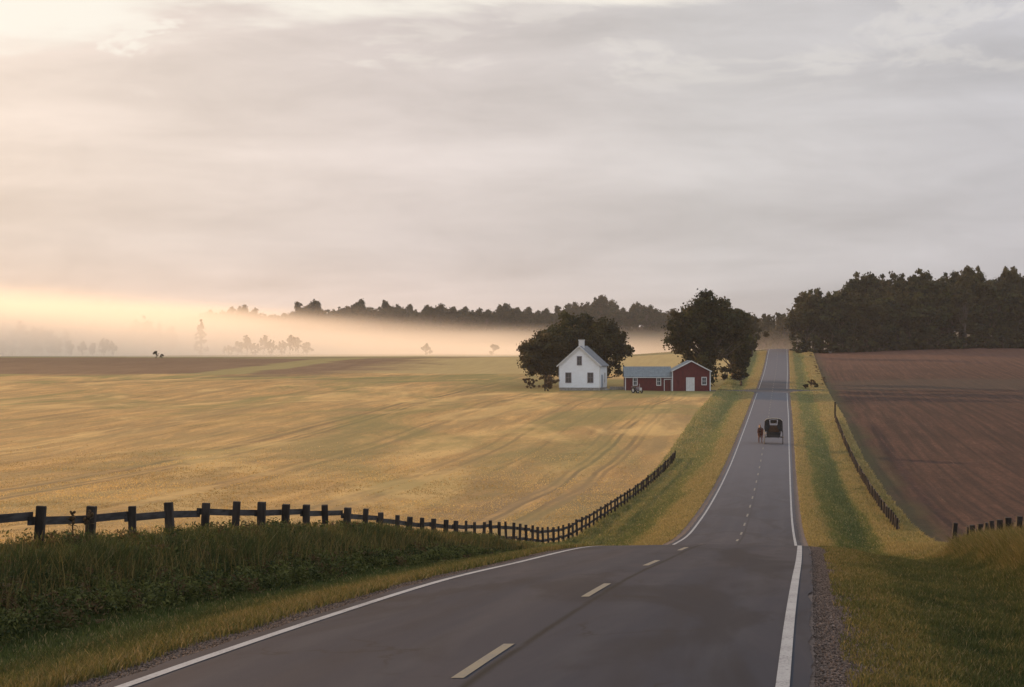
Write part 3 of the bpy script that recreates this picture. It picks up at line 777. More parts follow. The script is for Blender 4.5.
# ------------------------------------------------------------------ fences
def fence(name, label, side, y0, y1, step, jit, top=1.1, double=True, seed=1):
    r = random.Random(seed)
    sgn = side
    pts = []
    y = y0
    i = 0
    while y < y1:
        sv = jit(y)
        pts.append((sv, y)); y += step * r.uniform(.94, 1.06); i += 1
    root = empty(name, P(*pts[0]), label=label, cat='fence')
    org = root.location.copy()
    tops = []
    for k_, (s_, y_) in enumerate(pts):
        p = P(s_, y_) - org
        hh = top * r.uniform(.985, 1.05)
        w2 = r.uniform(.075, .1) if y_ < 80 else r.uniform(.055, .075)
        lean = Matrix.Rotation(rad(r.uniform(-3.5, 3.5)), 4, 'Y') @ Matrix.Rotation(rad(r.uniform(-3, 3)), 4, 'X')
        m = Matrix.Translation(p) @ lean @ Matrix.Rotation(rad(r.uniform(-6, 6)), 4, 'Z')
        b = MB().box(-w2, w2, -w2, w2, -.25, hh, m, bevel=.012)
        b.build('post', M['old_wood'], root)
        tops.append(p)
    for k_ in range(0, len(pts) - 1, 2):
        k2 = min(k_ + 2, len(pts) - 1)
        for lvl, hh in enumerate((top * .8, top * .36)):
            if lvl and not double: continue
            a = tops[k_] + Vector((sgn * .12, -.12, hh + r.uniform(-.04, .04))); c = tops[k2] + Vector((sgn * .12, .12, hh + r.uniform(-.05, .05)))
            mid = (tops[min(k_ + 1, k2)] + Vector((sgn * .12, 0, hh)))
            b = MB()
            for (p, q) in ((a, mid), (mid, c)):
                d = (q - p); L = d.length
                if L < .1: continue
                m = Matrix.Translation((p + q) / 2) @ d.to_track_quat('X', 'Z').to_matrix().to_4x4()
                b.box(-L / 2 - .01, L / 2 + .01, -.02, .02, -.075, .075, m)
            b.build('rail', M['grey_wood'], root)
    return root
fence('wooden_fence', 'long dark post and rail fence between the left verge and the golden hay field', -1, 21.6, 214, 2.4,
      lambda y: -10.7 + 1.3 * float(sst(110, 212, y)), seed=4)
fence('wooden_fence', 'short stretch of dark weathered fence at the right edge of the photo', 1, 41.4, 77.5, 2.4,
      lambda y: 9.2, top=1.05, seed=5)
fence('wooden_fence', 'far dark fence climbing beside the brown ploughed field right of the road', 1, 122.0, 274, 2.4,
      lambda y: 9.2, top=.95, seed=6)
o = MB().box(-.09, .09, -.09, .09, -.3, 1.3, bevel=.015).build('wooden_post', M['old_wood'], loc=P(9.3, 83.5)); tag(o, 'single leaning post in the gap between the two right hand fences', 'post')
o.rotation_euler = (rad(3), rad(5), 0)

# tall weeds at the left fence
def weed(x, y, h, seed, label):
    r = random.Random(seed)
    root = empty('tall_weed', gx(x, y), label=label, cat='weed')
    b = MB(); hd = MB(); lf = MB()
    for k in range(3):
        a = Vector((r.uniform(-.03, .03), r.uniform(-.03, .03), 0)); pts = [a]
        hh = h * r.uniform(.75, 1)
        dx, dy = r.uniform(-.12, .12), r.uniform(-.12, .12)
        for q in (.35, .7, 1): pts.append(a + Vector((dx * q * q, dy * q, hh * q)))
        b.tube(pts, [.009, .008, .006, .004], 5)
        for q in range(5):
            c = pts[-1] + Vector((r.uniform(-.035, .035), r.uniform(-.035, .035), r.uniform(-.09, .02)))
            m = Matrix.Translation(c) @ Matrix.Scale(r.uniform(.02, .035), 4)
            rr = bmesh.ops.create_icosphere(hd.b, subdivisions=1, radius=1, matrix=m)
        for q in range(12):
            t = r.uniform(.2, .9); c = pts[0].lerp(pts[-1], t); an = r.uniform(0, 6.28); L = r.uniform(.07, .16)
            u = Vector((math.cos(an), math.sin(an), r.uniform(-.2, .5))).normalized(); v = u.cross(Vector((0, 0, 1))).normalized() * L * .22
            lf.poly([c, c + u * L * .5 + v, c + u * L, c + u * L * .5 - v], (0, 0, .003))
    b.build('stem', M['leaf_brown'], root); hd.build('seed_head', M['leaf_brown'], root); lf.build('leaf', M['leaf'], root)
weed(px(72, 35.5), 35.5, 1.25, 3, 'taller of two seeding weeds between the first fence posts')
weed(px(84, 36.5), 36.5, 1.12, 5, 'shorter weed just left of the second fence post')

# ------------------------------------------------------------------ trees
def tree_parts(seed, H, W, trunk=.18, clumps=70, leaves=90, leaf=.35, shape='round', lop=(0, 0), low=.18, shift=None):
    """returns (crown arrays, trunk builder). crown: thousands of leaf-cluster faces in irregular clumps hung on limbs"""
    r = np.random.default_rng(seed); rr = random.Random(seed)
    cz = H * (low + (1 - low) / 2); rz = H * (1 - low) / 2
    ph = r.uniform(0, 6.28, 6)
    cs = []
    nl = max(5, int(clumps / 14)); lobes = []
    for i in range(nl):
        v = r.normal(size=3); v /= np.linalg.norm(v); v[2] = abs(v[2]) * .9 if i % 3 else v[2]
        lobes.append(v * r.uniform(.5, .8))
    while len(cs) < clumps:
        v = r.normal(size=3); v /= np.linalg.norm(v)
        rad_ = r.uniform(.12, 1) ** .5
        if shape != 'cone' and r.random() < .72:
            q_ = lobes[r.integers(nl)] + r.normal(size=3) * .17
            rad_ = min(np.linalg.norm(q_), 1.05); v = q_ / max(np.linalg.norm(q_), 1e-3)
        elif shape != 'cone': rad_ *= .85
        az = math.atan2(v[1], v[0])
        lump = 1 + .16 * math.sin(2 * az + ph[0]) + .13 * math.sin(3 * az + ph[1] + v[2] * 3) + .12 * math.sin(5 * v[2] + ph[2] + 2 * az)
        if shape == 'cone': wz = (1 - (v[2] * rad_ + 1) / 2) ** .8 * 1.25 + .08
        elif shape == 'oval': wz = 1.0
        else: wz = 1.0 + .12 * (-v[2])
        p = np.array([v[0] * W / 2 * rad_ * wz * lump, v[1] * W / 2 * rad_ * wz * lump, cz + v[2] * rz * rad_ * (1 + .10 * math.sin(4 * az + ph[3]))])
        p[0] += lop[0] * (p[2] / H); p[1] += lop[1] * (p[2] / H)
        cs.append(p)
    cs = np.array(cs)
    cr = r.uniform(.055, .125, len(cs)) * min(W, H * .9)
    if shape == 'cone': cr *= .7
    n = clumps * leaves
    ci = np.repeat(np.arange(clumps), leaves)
    d = r.normal(size=(n, 3)); d /= np.linalg.norm(d, axis=1)[:, None]
    rd = np.minimum(np.abs(r.normal(0, .62, n)) + .12, 1.4)
    # sprays poking out of the clump
    spr = r.random(n) < .02; rd[spr] *= r.uniform(1.05, 1.5, spr.sum())
    pos = cs[ci] + d * (cr[ci] * rd)[:, None] * np.array([1, 1, .78])
    nrm = d + r.normal(size=(n, 3)) * .75; nrm /= np.linalg.norm(nrm, axis=1)[:, None]
    t = r.normal(size=(n, 3)); u = np.cross(nrm, t); u /= np.linalg.norm(u, axis=1)[:, None]; v = np.cross(nrm, u)
    sz = leaf * r.uniform(.5, 1.15, n)
    q = np.array([[-.5, -.32], [.45, -.5], [.6, .4], [-.35, .5]])
    V = pos[:, None, :] + (u[:, None, :] * q[None, :, :1] + v[:, None, :] * q[None, :, 1:]) * sz[:, None, None] * r.uniform(.7, 1.3, (n, 4, 1))
    tone = r.uniform(0, 1, clumps); warm = r.uniform(0, 1, clumps)
    col = np.stack([np.clip(tone[ci] ** 1.5 + r.normal(0, .12, n), 0, 1), np.clip(warm[ci] + r.normal(0, .1, n), 0, 1), np.zeros(n)], -1)
    F = np.arange(n * 4).reshape(n, 4)
    # trunk + limbs
    b = MB(); tr = H * .022 + .06
    fork = H * (low + .12)
    top = Vector((lop[0] * .6, lop[1] * .6, H * .72))
    bend = Vector((rr.uniform(-.3, .3), rr.uniform(-.3, .3), 0))
    pts = [Vector((0, 0, -.3)), Vector((0, 0, .25)), bend * .5 + Vector((0, 0, fork * .6)), bend + Vector((0, 0, fork)), top]
    b.tube(pts, [tr * 1.7, tr * 1.15, tr * .95, tr * .85, tr * .25], 8)
    order = r.permutation(len(cs))[:max(9, clumps // 4)]
    for i in order:
        p = Vector(cs[i]); base_z = fork * .75 + (max(p.z - fork, 0)) * .35
        a = Vector((bend.x, bend.y, base_z)); m = a.lerp(p, .5) + Vector((0, 0, -.04 * H))
        b.tube([a, m, p], [tr * .42, tr * .25, tr * .08], 5, cap=False)
    return (V.reshape(-1, 3), F, np.repeat(col, 4, 0)), b
def make_tree(name, loc, label, group=None, mat='leaf', cat='tree', crown_name='crown', rz=0, **kw):
    (V, F, c), b = tree_parts(**kw)
    root = empty(name, loc, rz, label=label, cat=cat, group=group)
    npmesh(crown_name, V, F, M[mat], col=c, parent=root)
    b.build('trunk', M['bark'], root, smooth=True)
    return root
def bush_parts(seed, H, W, clumps, leaves, leaf):
    return tree_parts(seed, H, W, clumps=clumps, leaves=leaves, leaf=leaf, low=.0)
def make_bush(name, loc, label, group=None, mat='leaf', **kw):
    (V, F, c), b = bush_parts(**kw)
    root = empty(name, loc, label=label, cat='bush', group=group)
    npmesh('foliage', V, F, M[mat], col=c, parent=root)
    b.build('stem', M['bark'], root)
    return root

# farmyard trees
yb = 404
make_tree('yard_tree', gx(px(546, yb), yb), 'broad dark tree with low spreading crown behind the left of the white house', seed=21, H=11.8, W=12.4, clumps=210, leaves=160, leaf=.42, low=.10, lop=(-.6, 0))
make_tree('yard_tree', gx(px(577, 412), 412), 'tall dark tree rising directly behind the white house roof', seed=22, H=15.2, W=13, clumps=230, leaves=170, leaf=.42, low=.12)
make_tree('yard_tree', gx(px(603, 406), 406), 'dark tree behind the right side of the white house and left of the red shed', seed=23, H=14.0, W=10.4, clumps=210, leaves=150, leaf=.40, low=.03, lop=(.6, 0))
make_tree('big_tree', gx(px(707, 408), 408), 'largest dark leafy tree towering behind the red barn', seed=24, H=19.4, W=15.0, clumps=330, leaves=160, leaf=.45, low=.08, lop=(.5, 0))
make_tree('big_tree', gx(px(733, 440), 440), 'tall narrow tree filling the right flank of the biggest tree by the road', seed=25, H=17.0, W=8.6, clumps=210, leaves=160, leaf=.45, low=-.06)
make_tree('yard_tree', gx(px(741, 418), 418), 'short dense tree filling the foot of the biggest tree on its road side', seed=27, H=9.5, W=5.0, clumps=150, leaves=100, leaf=.38, low=.04)
make_tree('roadside_tree', gx(px(752, 590), 590), 'paler tree beyond the biggest tree where the far road meets the hilltop', seed=26, H=11.5, W=11, clumps=80, leaves=110, leaf=.55, low=.08, mat='leaf_wood')
make_bush('brown_bush', gx(px(548, 382), 382), 'rounded brown bush against the left wall of the white house', mat='leaf_brown', seed=31, H=3.7, W=4.0, clumps=30, leaves=90, leaf=.28)
make_bush('yard_bush', gx(px(531, 396), 396), 'low brown scrub at the left foot of the farmyard trees', mat='leaf_brown', seed=32, H=2.2, W=4.6, clumps=24, leaves=70, leaf=.28)

# the wood beyond the ploughed field: a few kinds, copied
def kinds(n, seed0, mat, H, W, clumps, leaves, leaf, low=.1, shape='round', vary=0):
    return [tree_parts(seed=seed0 + i, H=H * (1 + .12 * ((i * 37) % 5 - 2) / 2), W=W * (1 + .1 * ((i * 53) % 5 - 2) / 2), clumps=clumps, leaves=leaves, leaf=leaf, low=low + vary * (i % 3), shape=shape) for i in range(n)]
ORD = ('first second third fourth fifth sixth seventh eighth ninth tenth eleventh twelfth thirteenth fourteenth fifteenth sixteenth seventeenth eighteenth nineteenth twentieth '
       'twenty-first twenty-second twenty-third twenty-fourth twenty-fifth twenty-sixth twenty-seventh twenty-eighth twenty-ninth thirtieth').split()
ORD += ['thirty-' + q for q in ORD[:9]] + ['fortieth'] + ['forty-' + q for q in ORD[:9]] + ['fiftieth'] + ['fifty-' + q for q in ORD[:9]]
def forest(name, protos, mat, spots, label, group, seed=0):
    r = random.Random(seed); src = []
    for (V, F, c), b in protos:
        root = empty(name, (0, 0, 0), label=None if callable(label) else label, cat='tree', group=group)
        npmesh('crown', V, F, M[mat], col=c, parent=root); b.build('trunk', M['bark'], root, smooth=True)
        src.append([root, False])
    for i, (x, y, Hf, Wf) in enumerate(spots):
        k = r.randrange(len(src)) if i >= len(src) else i
        if not src[k][1]:
            o = src[k][0]; src[k][1] = True
        else:
            o = copy_tree(src[k][0])
        o.location = gx(x, y, -.1); o.rotation_euler = (0, 0, r.uniform(0, 6.28))
        o.scale = (Wf, Wf, Hf)
        if callable(label): o['label'] = label(i, x, y)
# photographed outline of the wood: image column -> treetop row
wood_top = curve([(785, 322), (793, 315), (798, 298), (806, 284), (818, 279), (832, 281), (845, 276), (855, 273), (870, 277), (880, 274), (892, 276), (905, 271), (922, 267),
                  (935, 272), (946, 266), (960, 268), (975, 272), (988, 274), (1000, 267), (1012, 268), (1024, 264), (1100, 262)])
r = random.Random(5)
PR = kinds(7, 100, 'leaf_wood', 20, 10.5, 120, 90, .6, low=.08, vary=.11)
spots = []
ROWS_W = ((612, 11.5, .80, 6.5), (622, 13, .88, 6.8), (640, 12, .96, 7.2), (664, 12, 1.02, 7.6))
nfront = 0
for (yr, step, hf, _) in ROWS_W:
    if yr == 622: nfront = len(spots)
    p = 801 + r.uniform(0, 8)
    while p < 1075:
        yy = yr + r.uniform(-6, 6)
        x = px(p, yy)
        g0 = float(hz(x - float(xc(yy)), yy))
        want = CAMZ + (345 - float(wood_top(p))) * yy / 2000 - g0
        want *= hf * r.uniform(.89, .98)
        spots.append((x, yy, want / 20, r.uniform(.85, 1.15)))
        p += step * r.uniform(.75, 1.25) * 1.0
forest('woodland_tree', PR, 'leaf_wood', spots, lambda i, x, y: ('%s tree from the road in the front row of the wood' % ORD[i]) if i < nfront else 'tall dark green tree standing behind the front row of the wood', 'trees of the wood right of the road', 3)
# understorey along the wood's edge
UR = kinds(3, 140, 'leaf_wood', 6, 6.5, 44, 70, .5, low=-.12)
spots = []
p = 800
while p < 1075:
    yy = 607 + r.uniform(-3, 4); spots.append((px(p, yy), yy, r.uniform(.6, 1.3), r.uniform(.8, 1.4))); p += r.uniform(6, 12)
forest('edge_shrub', UR, 'leaf_wood', spots, lambda i, x, y: '%s leafy shrub from the road along the foot of the wood' % ORD[i], 'shrubs along the edge of the wood', 4)
# trees at the road's vanishing end
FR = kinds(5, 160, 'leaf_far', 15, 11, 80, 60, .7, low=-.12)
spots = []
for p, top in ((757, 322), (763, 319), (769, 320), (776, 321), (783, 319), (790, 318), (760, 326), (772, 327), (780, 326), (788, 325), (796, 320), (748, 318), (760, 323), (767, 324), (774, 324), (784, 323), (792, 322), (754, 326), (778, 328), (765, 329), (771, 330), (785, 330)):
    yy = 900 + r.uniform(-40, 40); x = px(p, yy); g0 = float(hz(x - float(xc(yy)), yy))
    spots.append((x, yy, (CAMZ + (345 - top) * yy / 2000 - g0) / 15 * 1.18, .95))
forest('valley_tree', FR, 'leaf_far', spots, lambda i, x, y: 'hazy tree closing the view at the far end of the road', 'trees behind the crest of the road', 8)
# distant ridge
ridge_top = curve([(100, 325), (150, 323), (170, 320), (190, 316), (205, 312), (222, 309), (232, 304), (243, 303), (254, 308), (270, 312), (285, 311), (293, 309), (300, 302), (314, 300),
                   (322, 306), (335, 304), (347, 303), (360, 300), (372, 305), (386, 301), (398, 299), (410, 305), (424, 307), (440, 303), (455, 306), (470, 308), (485, 308), (500, 305), (515, 306),
                   (530, 309), (545, 310), (560, 307), (575, 302), (588, 297), (597, 293), (607, 295), (615, 301), (628, 306), (640, 301), (650, 305), (662, 307), (680, 309), (720, 312), (760, 316)])
spots = []
for yr, step, hf in ((1400, 7.5, .88), (1430, 7.5, 1.0), (1455, 9, 1.0)):
    p = 95 if yr != 1430 else 99
    while p < 745:
        yy = yr + r.uniform(-10, 10); x = px(p, yy); g0 = float(hz(x - float(xc(yy)), yy))
        want = (CAMZ + (345 - float(ridge_top(p))) * yy / 2000 - g0) * hf * r.uniform(.90, .97)
        spots.append((x, yy, max(want, 5) / 15, r.uniform(.8, 1.25))); p += step * r.uniform(.7, 1.3)
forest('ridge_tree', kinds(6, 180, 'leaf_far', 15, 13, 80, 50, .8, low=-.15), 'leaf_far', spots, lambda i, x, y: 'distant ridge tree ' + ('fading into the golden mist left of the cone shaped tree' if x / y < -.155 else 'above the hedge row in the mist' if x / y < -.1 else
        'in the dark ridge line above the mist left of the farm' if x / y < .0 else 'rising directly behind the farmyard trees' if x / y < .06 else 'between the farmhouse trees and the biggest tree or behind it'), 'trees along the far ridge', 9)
# trees standing in the mist on the left
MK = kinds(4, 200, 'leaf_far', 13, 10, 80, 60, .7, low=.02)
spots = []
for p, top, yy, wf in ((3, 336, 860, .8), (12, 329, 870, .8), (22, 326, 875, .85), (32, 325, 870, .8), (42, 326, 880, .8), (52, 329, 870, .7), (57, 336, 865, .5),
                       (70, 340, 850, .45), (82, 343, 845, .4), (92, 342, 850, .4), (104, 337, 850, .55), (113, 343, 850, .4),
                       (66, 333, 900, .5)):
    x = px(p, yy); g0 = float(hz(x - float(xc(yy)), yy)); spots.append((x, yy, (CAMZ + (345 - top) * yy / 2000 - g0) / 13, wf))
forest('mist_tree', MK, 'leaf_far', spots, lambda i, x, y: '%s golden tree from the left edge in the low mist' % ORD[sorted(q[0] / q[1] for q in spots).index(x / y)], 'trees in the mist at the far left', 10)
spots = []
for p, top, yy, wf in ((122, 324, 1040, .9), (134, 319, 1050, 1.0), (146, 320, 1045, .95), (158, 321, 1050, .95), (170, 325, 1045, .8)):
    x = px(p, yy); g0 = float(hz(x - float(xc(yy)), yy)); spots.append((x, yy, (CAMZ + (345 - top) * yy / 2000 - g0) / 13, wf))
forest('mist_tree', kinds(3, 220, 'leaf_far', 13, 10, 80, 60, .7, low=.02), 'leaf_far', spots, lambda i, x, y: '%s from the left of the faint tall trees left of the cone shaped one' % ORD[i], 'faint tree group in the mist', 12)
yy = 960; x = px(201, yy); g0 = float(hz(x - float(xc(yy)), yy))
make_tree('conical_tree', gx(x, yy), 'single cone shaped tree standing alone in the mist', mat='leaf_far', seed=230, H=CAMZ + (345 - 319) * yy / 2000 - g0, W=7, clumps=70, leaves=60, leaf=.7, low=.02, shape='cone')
spots = []
for p, top in ((228, 343), (238, 341), (247, 338), (256, 340), (264, 338), (272, 336), (281, 337), (290, 338), (298, 340), (307, 342)):
    yy = 930 + r.uniform(-12, 12); x = px(p, yy); g0 = float(hz(x - float(xc(yy)), yy)); spots.append((x, yy, (CAMZ + (345 - top) * yy / 2000 - g0) / 6, r.uniform(.8, 1.1)))
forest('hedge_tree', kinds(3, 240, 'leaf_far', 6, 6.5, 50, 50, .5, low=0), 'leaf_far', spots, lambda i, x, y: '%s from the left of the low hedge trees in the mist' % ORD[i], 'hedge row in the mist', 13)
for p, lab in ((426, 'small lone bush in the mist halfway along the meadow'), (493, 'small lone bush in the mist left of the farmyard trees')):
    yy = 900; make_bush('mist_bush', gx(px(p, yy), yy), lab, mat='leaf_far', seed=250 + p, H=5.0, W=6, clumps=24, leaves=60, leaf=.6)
yy = 606; make_bush('field_shrub', gx(px(156, yy), yy), 'small dark shrub on the skyline of the brown strip', mat='leaf', seed=270, H=2.2, W=1.6, clumps=14, leaves=60, leaf=.25)
make_bush('field_shrub', gx(px(162, yy), yy), 'lower dark shrub right of its taller twin on the brown strip', mat='leaf', seed=271, H=1.1, W=1.9, clumps=12, leaves=60, leaf=.25)
# shrubs by the right end of the crossing
for p, yy, H_, W_, sd_, lab in ((806, 404, 1.2, 1.3, 280, 'dark shrub beside the track just right of the far road'), (812, 410, 2.0, 1.4, 281, 'tallest of the scruffy shrubs right of the crossing'),
                                (816, 400, 1.2, 1.3, 282, 'outermost scruffy shrub at the corner of the brown field')):
    make_bush('roadside_shrub', gx(px(p, yy), yy), lab, mat='leaf_brown' if p == 812 else 'leaf', seed=sd_, H=H_, W=W_, clumps=14, leaves=60, leaf=.25)
# weeds along the far right fence line
spots = []
for i in range(16):
    yy = 415 + i * 11.5; spots.append((float(xc(yy)) + 10.2 + r.uniform(-.6, .6), yy, r.uniform(.22, .5), r.uniform(.5, .9)))
forest('fence_shrub', kinds(2, 290, 'leaf_brown', 2.0, 1.8, 12, 40, .28, low=0), 'leaf_brown', spots, lambda i, x, y: '%s nearest of the low weedy shrubs on the field edge beside the far road' % ORD[i], 'weedy shrubs on the far field edge', 15)

# ------------------------------------------------------------------ buildings
def window(parent, x, z0, z1, wd, yf, nrm='y', fr=.11, name='window', mull=True, trim=None):
    """window on a wall facing -Y at y=yf, or facing +X when nrm == 'x'"""
    trim = trim or M['white_trim']
    def bx(b, a0, a1, d0, d1, c0, c1):
        if nrm == 'y': b.box(a0, a1, yf - d1, yf - d0, c0, c1)
        else: b.box(yf + d0, yf + d1, a0, a1, c0, c1)
    f = MB(); h2 = wd / 2
    bx(f, x - h2 - fr, x - h2, .0, .07, z0 - fr, z1 + fr); bx(f, x + h2, x + h2 + fr, .0, .07, z0 - fr, z1 + fr)
    bx(f, x - h2, x + h2, .0, .068, z1, z1 + fr); bx(f, x - h2, x + h2, .0, .10, z0 - fr, z0)
    fo = f.build(name, trim, parent)
    m = MB(); zm = (z0 + z1) / 2
    bx(m, x - h2, x + h2, .012, .05, zm - .03, zm + .03)
    if mull: bx(m, x - .02, x + .02, .012, .045, z0, zm - .03); bx(m, x - .02, x + .02, .012, .045, zm + .03, z1)
    m.build('sash', trim, fo)
    g_ = MB(); bx(g_, x - h2, x + h2, .004, .02, z0, z1); g_.build('pane', M['glass'], fo)
    return fo
def gable_body(b, w2, y0, y1, z0, ze, zr):
    b.poly([(-w2, y0, z0), (w2, y0, z0), (w2, y0, ze), (0, y0, zr), (-w2, y0, ze)], (0, y1 - y0, 0))
def gable_roof(w2, y0, y1, ze, zr, over, oy, th):
    """two slabs meeting at the ridge"""
    b = MB(); sl_ = (zr - ze) / w2
    for sg in (-1, 1):
        e = w2 + over
        pts = [(0, y0 - oy, zr + .02), (sg * e, y0 - oy, zr + .02 - sl_ * e), (sg * e, y0 - oy, zr + .02 - sl_ * e + th), (0, y0 - oy, zr + .02 + th)]
        b.poly(pts, (0, (y1 + oy) - (y0 - oy), 0))
    return b
# white farmhouse: origin at the middle of the front wall's foot
yh = 384.5
hx = px(579.4, yh)
house = empty('farmhouse', gx(hx, yh, 0.0), rad(-12), label='small white clapboard farmhouse with grey roof, chimney and three dark front windows', cat='house')
w2, dep, zf, ze, zr = 3.95, 8.5, .55, 4.95, 8.45
MB().box(-w2 + .05, w2 - .05, .05, dep - .05, -.6, zf).build('foundation', M['stone'], house)
b = MB(); gable_body(b, w2, 0, dep, zf, ze, zr); b.build('wall', M['clapboard'], house)
rf = gable_roof(w2, 0, dep, ze, zr, .42, .4, .14).build('roof', M['house_roof'], house)
ch = MB().box(-.5, .5, 2.0, 2.9, zr - .8, zr + 1.15).box(-.58, .58, 1.92, 2.98, zr + 1.15, zr + 1.33).build('chimney', M['white_trim'], rf)
b = MB(); sl_ = (zr - ze) / w2
for sg in (-1, 1):
    e = w2 + .43
    b.poly([(0, -.46, zr + .17), (sg * e, -.46, zr + .17 - sl_ * e), (sg * e, -.46, zr - .10 - sl_ * e), (0, -.46, zr - .10)], (0, .055, 0))
b.build('bargeboard', M['white_trim'], rf)
for sg in (-1, 1): MB().box(sg * w2 - .07, sg * w2 + .07, -.03, .09, zf, ze - .1).build('corner_board', M['white_trim'], house)
MB().box(w2 - .06, w2 + .035, dep - .14, dep + .02, zf, ze - .1).build('corner_board', M['white_trim'], house)
window(house, -2.15, 1.6, 3.35, .95, 0, trim=M['tractor_body']); window(house, 2.15, 1.6, 3.35, .95, 0, trim=M['tractor_body']); window(house, 0, 4.95, 6.5, .75, 0, trim=M['tractor_body'])
window(house, 5.9, 1.6, 3.3, .9, w2, 'x')
d = MB().box(w2 + .0, w2 + .07, 2.0, 3.1, zf, 3.0).build('door', simple('blue_grey_door', (0.22, 0.27, 0.33), (0.17, 0.21, 0.27), 3, .6), house)
MB().box(w2 + .07, w2 + .12, 2.12, 2.2, 1.55, 1.65).build('handle', M['steel'], d)
MB().box(w2 - .02, w2 + 1.5, 1.6, 3.5, -.5, .32).box(w2 + .02, w2 + 1.0, 1.8, 3.3, .32, .54).build('porch_step', M['stone'], house)
# low stone bench wall at the right of the house
o = MB(); r2 = random.Random(2)
xx = 0
while xx < 3.0:
    L = r2.uniform(.35, .6)
    for lv in range(2): o.box(xx, xx + L - .02, r2.uniform(0, .04), .42, lv * .36, lv * .36 + .34, bevel=.03)
    xx += L
o = o.build('stone_wall', M['stone'], loc=gx(px(603.5, 387) + 1.2, 387, -.1)); tag(o, 'low pale dry stone wall between the white house and the red shed', 'wall')

# red barn, gable to the camera
yb_ = 383.5; bx_ = px(691.3, yb_)
zb = gx(bx_, yb_, 0)
barn = empty('red_barn', zb, rad(0), label='red gabled barn with white door, one white framed window and white trim', cat='barn')
w2b, db, eb, rb = 3.62, 9.0, 3.85, 5.72
b = MB(); gable_body(b, w2b, 0, db, -.4, eb, rb); b.build('wall', M['red_board'], barn)
rfb = gable_roof(w2b, 0, db, eb, rb, .3, .3, .1).build('roof', M['metal_roof'], barn)
b = MB(); s2 = (rb - eb) / w2b
for sg in (-1, 1):
    e = w2b + .31
    b.poly([(0, -.36, rb + .13), (sg * e, -.36, rb + .13 - s2 * e), (sg * e, -.36, rb - .09 - s2 * e), (0, -.36, rb - .09)], (0, .05, 0))
b.build('bargeboard', M['white_trim'], rfb)
for sg in (-1, 1): MB().box(sg * w2b - .1, sg * w2b + .1, -.03, .1, -.3, eb).build('corner_board', M['white_trim'], barn)
d = MB().box(-1.0, .62, -.07, -.002, -.1, 2.6).build('door', M['white_trim'], barn)
b = MB()
for q in (-.68, -.36, -.04, .28): b.box(q - .012, q + .012, -.078, -.0705, -.08, 2.58)
b.build('batten', M['stone'], d); MB().box(.38, .44, -.12, -.0785, 1.1, 1.35).build('handle', M['steel'], d)
window(barn, 2.45, 1.25, 2.55, .72, 0, fr=.14)
# long red shed
sx_ = px(648.6, 384.2)
shed = empty('red_shed', Vector((sx_, 384.2, zb.z)), rad(0), label='long low red shed with blue grey metal roof and two white framed windows', cat='shed')
hw, ds, es, rs = 4.5, 5.2, 2.85, 4.55
b = MB(); b.poly([(-hw, 0, -.4), (-hw, ds, -.4), (-hw, ds, es), (-hw, ds / 2, rs), (-hw, 0, es)], (hw * 2 - .03, 0, 0)); b.build('wall', M['red_board'], shed)
b = MB(); s3 = (rs - es) / (ds / 2)
for (ya, yb2) in ((-.35, ds / 2), (ds + .35, ds / 2)):
    za = rs - s3 * abs(ya - ds / 2)
    b.poly([(-hw - .25, ya, za + .02), (-hw - .25, yb2, rs + .02), (-hw - .25, yb2, rs + .11), (-hw - .25, ya, za + .11)], (hw * 2 + .22, 0, 0))
b.build('roof', M['metal_roof'], shed)
b = MB().box(-hw - .03, -hw + .14, -.03, .1, -.3, es - .05); b.box(-hw - .2, hw - .1, -.40, -.352, es - .34, es - .22); b.build('trim', M['white_trim'], shed)
window(shed, -2.58, 1.15, 2.45, .62, 0, fr=.15); window(shed, 1.95, 1.15, 2.45, .62, 0, fr=.15)
f = MB().box(2.95, 3.07, -.06, 0, -.1, 2.3).box(4.28, 4.4, -.06, 0, -.1, 2.3).box(3.07, 4.28, -.06, 0, 2.16, 2.3).build('door_frame', M['white_trim'], shed)
MB().box(3.09, 4.26, -.04, -.002, -.05, 2.14).build('door', M['red_board'], shed)
# post by the house
o = MB().box(-.12, .12, -.12, .12, -.3, 1.5, bevel=.02).box(-.16, .16, -.16, .16, 1.5, 1.6).build('wooden_post', M['old_wood'], loc=gx(px(545, 383), 383)); tag(o, 'short dark wooden post in the grass left of the white house', 'post')
o = MB().box(-.1, .1, -.1, .1, -.3, 2.4, bevel=.02).box(-.13, .13, -.13, .13, 2.4, 2.48).build('gate_post', M['old_wood'], loc=P(9.3, 279)); tag(o, 'tall lone post ending the right fence beside the ploughed field', 'post')
# little white utility hut at the edge of the wood
ub = empty('utility_box', gx(px(830, 604), 604), label='tiny white box at the foot of the wood near the road', cat='utility box')
MB().box(-.4, .4, -.3, .3, -.1, .9, bevel=.03).build('cabinet', M['stone'], ub); MB().box(-.46, .46, -.36, .36, .9, .97).build('lid', M['white_trim'], ub)
